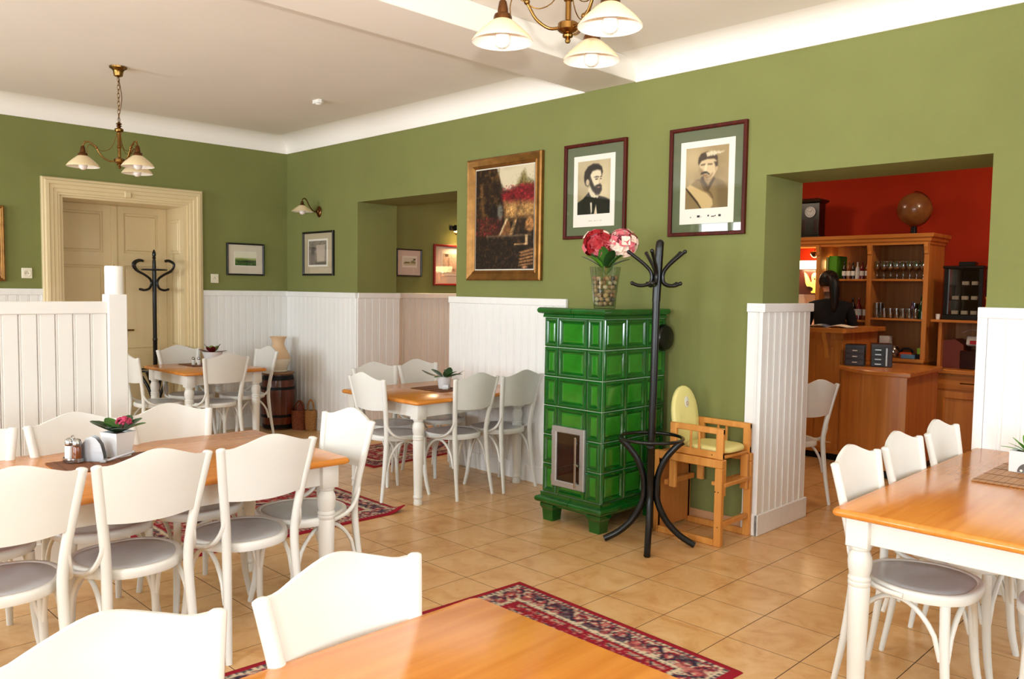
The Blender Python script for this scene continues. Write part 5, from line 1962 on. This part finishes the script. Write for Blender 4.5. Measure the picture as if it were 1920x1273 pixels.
f = rect_frame(.56, .56, [(0, 0), (0, .020), (.06, .020), (.070, .008), (.070, 0)])
dd = link('cabinet_door', f.mesh('cabinet_door', 'bar_wood', smooth=30), SCB, (.10, .022, .08))
G().box(.06, .50, -.006, .0, .06, .50, .002).build('panel', 'bar_wood', dd)
for x in (.06, .66):
    G().box(x, x + .03, .10, d2 - .02, .838, 1.262, .003).build('shelf_support', 'bar_wood', SCB)
G().box(.06, .69, d2 - .03, d2 - .01, .838, 1.262).build('back_panel', 'bar_inner', SCB)
G().box(.0, .76, .06, d2, 1.262, 1.286, .004).build('raised_shelf', 'bar_wood_x', SCB)

# ------------------------------------------------------------------ things on the back bar
CK = thing('mantel_clock', 'dark wooden clock with a round pale dial on top of the back bar', 'clock', (4.245, 3.66, 2.085))
G().box(-.115, .115, -.07, .09, .0, .03, .004).build('plinth', 'black_wood', CK)
G().box(-.10, .10, -.06, .09, .03, .36, .003).build('case', 'black_wood', CK)
g = G()
g.loft([[(-a, -b, z), (a, -b, z), (a, .09, z), (-a, .09, z)] for a, b, z in ((.105, .065, .36), (.135, .09, .375), (.14, .10, .39), (.10, .07, .405), (.09, .06, .41))])
g.build('cornice', 'black_wood', CK, smooth=0)
h = G().lathe([(0, 0), (.052, 0), (.056, .004), (.056, .012), (.050, .012), (.048, .006), (0, .006)], n=28)
g = G(); g.add([(x + .01, -.0605 - z, .268 + y) for x, y, z in h.v], h.f); dl = g.build('dial', 'dial_white', CK)
g = G()
for k in range(12):
    a = k * PI / 6
    g.obox((.01 + .040 * math.sin(a), -.0685, .268 + .040 * math.cos(a)), (.004, .001, .012), ry=a)
g.obox((.01 + .010, -.069, .268 + .012), (.004, .001, .034), ry=.7)
g.obox((.01 - .012, -.069, .268 + .006), (.003, .001, .040), ry=-1.1)
g.build('hour_marks', 'black_frame', dl, smooth=0)
for x in (-.06, .07):
    G().box(x - .02, x + .02, -.066, -.058, .05, .19, .003).build('door_panel', 'lacquer_dark', CK)

GB = thing('globe', 'old brown globe on a short stand on top of the back bar', 'globe', (5.245, 3.70, 2.085))
G().lathe([(0, 0), (.032, 0), (.034, .006), (.030, .016), (.026, .075), (.022, .082), (0, .082)], n=20).build('stand', 'dark_iron', GB)
G().sphere((0, 0, .248), .156, 36, 22).build('sphere', 'globe_paper', GB, smooth=60)
pts = [(.1655 * math.cos(a) * .92, -.02 * math.sin(a), .248 + .1655 * math.sin(a)) for a in np.linspace(-PI * .62, PI * .5, 22)]
G().tube(pts, .004, 6).build('meridian_arm', 'copper', GB)

# lit eagle sign in the open left bay
SG = thing('eagle_sign', 'lit wall sign with a carved golden eagle under a glowing lamp bar', 'sign', (4.24, 3.80, 1.50))
G().box(-.20, .20, 0, .03, .0, .30, .004).build('sign_board', 'lacquer_dark', SG)
G().box(-.20, .20, -.10, .03, .27, .355, .006).build('lamp_bar', 'lamp_glow', SG)
half = [(0, .015), (.030, .015), (.038, .03), (.016, .045), (.018, .07), (.05, .085), (.082, .085), (.10, .12), (.105, .16), (.118, .235), (.09, .21), (.066, .16), (.05, .13), (.036, .12), (.030, .15), (.036, .175), (.034, .205), (.018, .225), (0, .232)]
poly = half + [(-x, z) for x, z in reversed(half)]
g = G(); g.prism(poly, -.016, .001, 'y'); g.build('eagle', 'eagle_gold', SG, smooth=0)
g = G()
for s in (-1, 1):
    g.sphere((s * .015, -.017, .185), .005, 8, 6)
g.sphere((0, -.018, .165), (.008, .006, .012), 8, 6)
g.build('beak_and_eyes', 'lacquer_dark', SG)
sl = bpy.data.lights.new('eagle_sign_light', 'AREA')
sl.energy = 5; sl.color = (1, .72, .40); sl.size = .34; sl.shape = 'RECTANGLE'; sl.size_y = .06
so = bpy.data.objects.new('eagle_sign_light', sl); COL.objects.link(so)
so.location = (4.24, 3.72, 1.76)
G().box(3.95, 4.385, 3.925, 3.972, .905, 1.50).build('trim_15', 'panel_white', smooth=0)
struct('trim_15', bpy.data.objects['trim_15'])
hk = thing('hanging_glass', 'small dark lantern hanging in the top of the left bar bay', 'lantern', (4.27, 3.70, 1.985))
g = G()
g.lathe([(0, 0), (.003, -.001), (.003, -.03), (.045, -.04), (.05, -.06), (.03, -.09), (.01, -.10), (0, -.10)], n=16)
g.build('lantern_body', 'bottle_dark', hk)

def lathe_thing(name, label, cat, group, x, y, z, parts, proto={}):
    """Thing of lathe parts (name, profile, material); meshes shared between copies."""
    t = thing(name, label, cat, (x, y, z), 0, group)
    for pn, prof, m in parts:
        k = (name, pn, m, len(prof), prof[1])
        if k not in proto:
            proto[k] = G().lathe(prof, n=16).mesh(pn, m, smooth=50)
        link(pn, proto[k], t)
    return t
wine = [('foot', [(0, 0), (.030, 0), (.031, .002), (.006, .006), (.004, .012), (.0035, .075), (.006, .080), (0, .080)], 'drink_glass'),
        ('bowl', [(.004, .079), (.020, .088), (.034, .110), (.037, .135), (.030, .175), (.0285, .175), (.0355, .135), (.032, .112), (.018, .090), (0, .084)], 'drink_glass')]
tumb = [('glass', [(0, 0), (.026, 0), (.028, .003), (.033, .095), (.0315, .095), (.0265, .010), (0, .009)], 'drink_glass')]
tall = [('glass', [(0, 0), (.026, 0), (.028, .003), (.031, .145), (.0295, .145), (.0265, .012), (0, .011)], 'drink_glass')]
random.seed(2)
for r in range(2):
    for i in range(7):
        lathe_thing('wine_glass', 'stemmed wine glass standing on the upper right bar shelf', 'glass', 'wine glasses on the upper bar shelf', 5.02 + i * .060 + .02 * r, 3.60 + r * .13, 1.660, wine)
for i in range(3):
    lathe_thing('wine_glass', 'stemmed wine glass at the left end of the upper right bar shelf', 'glass', 'wine glasses at the left shelf end', 4.955 + (i % 2) * .022, 3.60 + i * .10, 1.660, wine)
for r in range(2):
    for i in range(6):
        lathe_thing('tumbler', 'clear tumbler standing on the lower right bar shelf', 'glass', 'tumblers on the lower bar shelf', 5.045 + i * .058, 3.58 + r * .12, 1.282, tumb)
for i in range(2):
    lathe_thing('tall_glass', 'tall straight glass at the left end of the lower bar shelf', 'glass', 'tall glasses on the lower bar shelf', 4.965, 3.60 + i * .10, 1.282, tall)
for i in range(3):
    lathe_thing('tall_glass', 'tall straight glass among the tumblers near the green bottles', 'glass', 'tall glasses near the green bottles', 5.235 + i * .055, 3.84, 1.282, tall)
def bottle(label, x, y, z, m, h=.24, r=.032, lab=True, group='bottles in the bar'):
    prof = [(0, 0), (r, 0), (r, .004), (r, h * .58), (r * .85, h * .66), (r * .40, h * .76), (r * .36, h * .95), (r * .42, h * .955), (r * .42, h), (0, h)]
    parts = [('bottle_glass', prof, m)]
    t = lathe_thing('bottle', label, 'bottle', group, x, y, z, parts, {})
    if lab:
        G().lathe([(r + .0006, h * .2), (r + .0006, h * .48)], n=16, cap=False).build('label', 'label_white', t)
    return t
bottle('dark green bottle at the right end of the lower bar shelf', 5.385, 3.60, 1.282, 'bottle_green', .22, .030, False)
bottle('second green bottle behind the first on the lower bar shelf', 5.345, 3.71, 1.282, 'bottle_green', .20, .030, False)
bottle('purple bottle beside the green bottles on the lower bar shelf', 5.30, 3.60, 1.282, 'bottle_purple', .16, .026, False)
xs = [4.62, 4.665, 4.71, 4.755, 4.80, 4.85]
ms = ['bottle_dark', 'bottle_amber', 'bottle_dark', 'shaker_salt', 'bottle_red', 'bottle_amber']
nm = ['first dark', 'slim amber', 'second dark', 'white porcelain', 'small red', 'last amber']
for x, m, n_ in zip(xs, ms, nm):
    bottle(n_ + ' bottle on the bar shelf beside the green binder', x, 3.62, 1.660, m, .17, .020, m != 'shaker_salt')
for k, (x, m, n_) in enumerate(((4.72, 'bottle_dark', 'dark'), (4.78, 'bottle_red', 'red'), (4.85, 'bottle_amber', 'amber'))):
    bottle(n_ + ' bottle on the lower shelf behind the bar person', x, 3.62, 1.255, m, .22, .028)
bottle('dark wine bottle on the bar worktop at the elbow of the bar person', 4.40, 3.46 + .12, .906, 'bottle_dark', .31, .037)
BN = thing('ring_binder', 'bright green ring binder standing on the bar shelf', 'binder', (4.48, 3.60, 1.660))
G().box(-.012, .07, 0, .25, 0, .235, .003).build('cover', 'binder_green', BN)
BN2 = thing('folder', 'pale yellow-green folder leaning left of the green binder', 'folder', (4.437, 3.60, 1.660))
G().box(0, .022, 0, .24, 0, .225, .002).build('cover', 'binder_pale', BN2)

# worktop clutter
jar = thing('glass_jar', 'round glass jar of dried petals on the bar worktop', 'jar', (5.145, 3.58, .906))
G().lathe([(0, 0), (.040, 0), (.058, .02), (.064, .05), (.056, .085), (.044, .10), (.048, .108), (.045, .108), (.041, .10), (.053, .084), (.060, .05), (.054, .022), (0, .006)], n=24).build('jar_glass', 'drink_glass', jar)
G().sphere((0, 0, .046), (.052, .052, .036), 14, 8).build('petals', 'petal_pale', jar)
tl = thing('hand_tool', 'orange and black hand tool lying on the bar worktop', 'tool', (5.27, 3.57, .906), .3)
G().box(-.06, .05, -.03, .03, 0, .055, .012).build('tool_body', 'orange_plastic', tl)
g = G(); g.tube(spline([(-.05, 0, .055), (-.03, 0, .085), (.03, 0, .088), (.06, 0, .055)], 4), .010, 8); g.build('grip', 'dark_iron', tl)
bx = thing('blue_box', 'small pale blue box in front of the orange tool', 'box', (5.31, 3.50, .906), .1)
G().box(-.06, .06, -.025, .025, 0, .038, .003).build('lid', 'blue_plastic', bx)
bk2 = thing('black_tray', 'flat black tray at the right end of the bar worktop', 'tray', (5.40, 3.56, .906))
G().box(-.045, .03, -.04, .06, 0, .045, .004).build('tray_body', 'dark_iron', bk2)
lm = thing('lime_cup', 'small lime green cup standing on the black tray', 'cup', (5.395, 3.56, .952))
G().lathe([(0, 0), (.024, 0), (.030, .055), (.028, .055), (.022, .005), (0, .005)], n=18).build('cup', 'lime', lm)
wb = thing('white_box', 'plain white carton behind the tall counter end', 'box', (5.05, 3.60, .906))
G().box(-.05, .04, 0, .10, 0, .20, .003).build('carton', 'label_white', wb)

# things on the side cabinet
RG = thing('brown_case', 'rounded brown case beside the grey till on the side cabinet', 'case', (5.66, 3.58, .838))
g = G()
g.prism([(-.10, 0), (.10, 0), (.115, .10), (.10, .22), (.03, .27), (-.06, .26), (-.11, .16)], 0, .22, 'y')
g.build('case_body', 'register_brown', RG, smooth=0)
TM = thing('till_terminal', 'grey till terminal with a red display on the side cabinet', 'till', (5.88, 3.56, .838))
G().box(-.14, .16, .0, .26, 0, .17, .006).build('till_base', 'lacquer_dark', TM)
G().box(-.02, .05, .05, .11, .17, .215, .003).build('display_neck', 'plastic_grey', TM)
dp = G().obox((.02, .06, .255), (.24, .06, .085), 0, .008, math.radians(-15)).build('display', 'plastic_grey', TM)
for x in (-.055, .025):
    G().obox((x + .02, .024, .247), (.065, .004, .034), 0, 0, math.radians(-15)).build('digit_window', 'led_red', dp, smooth=0)
g = G(); g.slab(lambda u, v: (-.14 + u * .16, .05 + v * .08, .33 + .03 * math.sin(u * 2.6)), 6, 2, (0, 0, .002)); g.build('paper_roll', 'paper', TM)

VT = thing('display_cabinet', 'black glazed tabletop display cabinet on the raised bar shelf', 'display cabinet', (5.745, 3.68, 1.286))
a_, b_, h_ = .145, .115, .47
G().box(-a_ - .02, a_ + .02, -b_ - .02, b_ + .02, 0, .05, .006).build('plinth', 'black_wood', VT)
G().box(-a_ - .03, a_ + .03, -b_ - .03, b_ + .03, h_, h_ + .025, .006).build('top', 'black_wood', VT)
G().box(-.07, .07, -.05, .05, h_ + .025, h_ + .065, .006).build('crest', 'black_wood', VT)
for sx in (-1, 1):
    for sy in (-1, 1):
        G().box(sx * a_ - .018, sx * a_ + .018, sy * b_ - .018, sy * b_ + .018, .05, h_, .003).build('corner_post', 'black_wood', VT)
G().box(-a_, a_, b_ - .008, b_, .05, h_).build('back_panel', 'lacquer_dark', VT)
G().box(-a_ + .018, a_ - .018, -b_ - .002, -b_ + .002, .05, h_).build('pane', 'vitrine_glass', VT, smooth=0)
for sx in (-1, 1):
    G().box(sx * a_ - .002, sx * a_ + .002, -b_ + .018, b_ - .018, .05, h_).build('pane', 'vitrine_glass', VT, smooth=0)
zsh = (.05, .185, .32)
for z in zsh[1:]:
    G().box(-a_ + .01, a_ - .01, -b_ + .01, b_ - .01, z - .008, z).build('shelf', 'lacquer_dark', VT)
for r, z in enumerate(zsh):
    for i, x in enumerate((-.085, -.005, .075)):
        if r == 2 and i == 0:
            continue
        o = G().box(-.026, .026, -.02, .02, 0, .034, .002).build('tea_packet', 'label_white', None, loc=(5.745 + x, 3.64, 1.287 + z))
        tag(o, ['bottom', 'middle', 'top'][r] + '-shelf ' + ['left', 'centre', 'right'][i] + ' white packet in the black display cabinet', 'packet', 'packets in the display cabinet')
pg = thing('orange_tag', 'thin orange tag hanging at the right side of the black display cabinet', 'tag', (5.925, 3.59, 1.40))
g = G(); g.tube(spline([(0, 0, .10), (.006, 0, .07), (.006, 0, .03), (0, 0, 0)], 4), .007, 8); g.build('tag', 'peg_orange', pg)
bl = thing('paper_cup', 'small white paper cup at the left foot of the black display cabinet', 'cup', (5.54, 3.56, 1.2865))
G().lathe([(0, 0), (.016, 0), (.020, .05), (.018, .05), (.014, .004), (0, .004)], n=14).build('cup', 'label_white', bl)

# things on the counters
MB = thing('open_magazine', 'open magazine with a blue-grey page lying on the tall bar counter', 'magazine', (4.88, 2.72, 1.2055), .25)
for s, m in ((-1, 'book_blue'), (1, 'paper')):
    g = G(); g.slab(lambda u, v: (s * u * .23, -.15 + v * .30, .004 + .022 * math.sin(min(1, u * 1.4) * PI * .9) * (1 - .3 * u)), 8, 3, (0, 0, -.004)); g.build('page', m, MB, smooth=60)
TX = thing('tea_chest', 'black lacquered box with small drawers on the low bar cabinet', 'box', (5.185, 2.60, .8855), .30)
G().box(-.085, .075, -.09, .09, 0, .185, .004).build('chest_body', 'black_lacquer', TX)
for k in range(3):
    dd = G().box(-.078, .068, -.096, -.088, .010 + k * .051, .055 + k * .051, .002).build('drawer', 'lacquer_dark', TX)
    G().box(-.025, .015, -.0985, -.0955, .028 + k * .051, .036 + k * .051, .001).build('drawer_label', 'label_white', dd)
TX2 = thing('tea_chest', 'black box with bright metal fittings on the low bar cabinet', 'box', (5.375, 2.66, .8855), .42)
G().box(-.085, .085, -.09, .09, 0, .20, .004).build('chest_body', 'lacquer_dark', TX2)
for k in range(4):
    dd = G().box(-.078, .02, -.096, -.088, .008 + k * .041, .044 + k * .041, .002).build('drawer', 'black_lacquer', TX2)
    G().box(-.055, -.005, -.101, -.0955, .020 + k * .041, .030 + k * .041, .001).build('metal_pull', 'steel', dd)
G().box(.03, .045, -.099, -.089, .01, .165, .002).build('metal_rail', 'steel', TX2)

# ------------------------------------------------------------------ person behind the bar, back to the camera
PR = thing('person', 'person in a black long-sleeved top with dark tied hair, back turned, behind the bar', 'person', (4.655, 3.24, 0), math.radians(20))
def skin_body():
    me = bpy.data.meshes.new('body_skeleton')
    V, E, R = [], [], []
    def add(p, r, parent=None):
        V.append(p); R.append(r)
        if parent is not None: E.append((parent, len(V) - 1))
        return len(V) - 1
    pel = add((0, 0, .95), (.165, .115))
    wa = add((0, .01, 1.10), (.135, .10), pel)
    ch = add((0, .0, 1.28), (.165, .115), wa)
    up = add((0, .0, 1.39), (.135, .095), ch)
    nk = add((0, .01, 1.455), (.055, .055), up)
    n2 = add((-.010, .035, 1.515), (.050, .052), nk)
    hd = add((-.020, .060, 1.585), (.078, .088), n2)
    ht = add((-.026, .062, 1.665), (.070, .080), hd)
    chn = add((-.03, .13, 1.545), (.034, .034), hd)
    for s in (-1, 1):
        sh = add((s * .165, -.005, 1.385), (.062, .060), up)
        el = add((s * .235, .03, 1.12), (.043, .043), sh)
        wr = add((s * .17, .22, 1.00), (.028, .026), el)
        pa = add((s * .145, .295, .985), (.036, .018), wr)
        for k, (dx, L) in enumerate(((-.024, .060), (-.008, .070), (.008, .066), (.024, .052))):
            f1 = add((s * .14 + dx, .33 + L * .35, .978), (.0095, .009), pa)
            add((s * .14 + dx, .33 + L * .85, .962), (.008, .0078), f1)
        t1 = add((s * .145 - s * .038, .285, .972), (.011, .010), pa)
        add((s * .145 - s * .056, .315, .962), (.009, .009), t1)
        hp = add((s * .092, .0, .86), (.098, .098), pel)
        kn = add((s * .10, .02, .49), (.062, .062), hp)
        an = add((s * .10, .0, .085), (.042, .045), kn)
        ft = add((s * .11, .12, .035), (.040, .032), an)
        add((s * .11, .18, .03), (.034, .026), ft)
    me.from_pydata(V, E, [])
    o = bpy.data.objects.new('body_skeleton', me)
    COL.objects.link(o)
    m = o.modifiers.new('skin', 'SKIN')
    m.use_smooth_shade = True
    for i, r in enumerate(R):
        me.skin_vertices[0].data[i].radius = r
    me.skin_vertices[0].data[0].use_root = True
    sb = o.modifiers.new('sub', 'SUBSURF')
    sb.levels = sb.render_levels = 2
    dg = bpy.context.evaluated_depsgraph_get()
    dg.update()
    ev = o.evaluated_get(dg)
    out = bpy.data.meshes.new_from_object(ev)
    bpy.data.objects.remove(o)
    return out
bme = skin_body()
bme.name = 'body'
bme.materials.clear()
for k in ('skin', 'cloth_black', 'black_frame'):
    bme.materials.append(MATS[k])
for pl_ in bme.polygons:
    c = pl_.center
    pl_.material_index = 0 if (c.z > 1.462 or (c.y > .235 and .9 < c.z < 1.05)) else (2 if c.z < .075 else 1)
    pl_.use_smooth = True
body = link('body', bme, PR)
# face features (turned away from the camera)
g = G()
for s in (-1, 1):
    g.sphere((-.026 + s * .030, .138, 1.610), (.013, .008, .008), 10, 6)
g.build('eyes', 'label_white', PR)
g = G()
g.sphere((-.026, .150, 1.580), (.012, .018, .022), 10, 7)
for s in (-1, 1):
    g.sphere((-.022 + s * .083, .055, 1.592), (.010, .020, .030), 10, 7)
g.build('nose_and_ears', 'skin', PR)
G().sphere((-.028, .146, 1.545), (.022, .006, .006), 10, 6).build('mouth', 'petal_pink', PR)
g = G()
def hair_pt(u, v):
    a = PI * 2 * u
    el = -PI * .20 + v * PI * .70
    x = .094 * math.cos(el) * math.cos(a)
    y = .104 * math.cos(el) * math.sin(a)
    z = .098 * math.sin(el)
    fr = max(0, math.sin(a))
    if fr > .35 and el < .55:
        y -= .03 * fr
        x *= .9
    return (-.024 + x, .050 + y, 1.640 + z)
g.grid(hair_pt, 28, 14)
g.sphere((-.022, .035, 1.66), (.090, .092, .082), 20, 12)
g.build('hair', 'hair_black', PR, smooth=70)
g = G()
pt_ = spline([(-.02, -.055, 1.675), (.01, -.098, 1.66), (.035, -.118, 1.59), (.045, -.118, 1.49), (.045, -.115, 1.40), (.04, -.118, 1.33)], 5)
g.tube(pt_, [.046 * (math.sin(PI * (.12 + .86 * i / (len(pt_) - 1))) ** .6) for i in range(len(pt_))], 12)
g.build('ponytail', 'hair_black', PR, smooth=70)

# unseen warm fill lights added to brighten the bar room, no fixture modelled
for (x, y, e) in ((6.6, 2.4, 18), (3.6, 2.2, 13)):
    d_ = bpy.data.lights.new('bar_fill_light', 'POINT')
    d_.energy = e
    d_.color = (1.0, .80, .58)
    d_.shadow_soft_size = .12
    o = bpy.data.objects.new('bar_fill_light', d_)
    COL.objects.link(o)
    o.location = (x, y, 2.80)
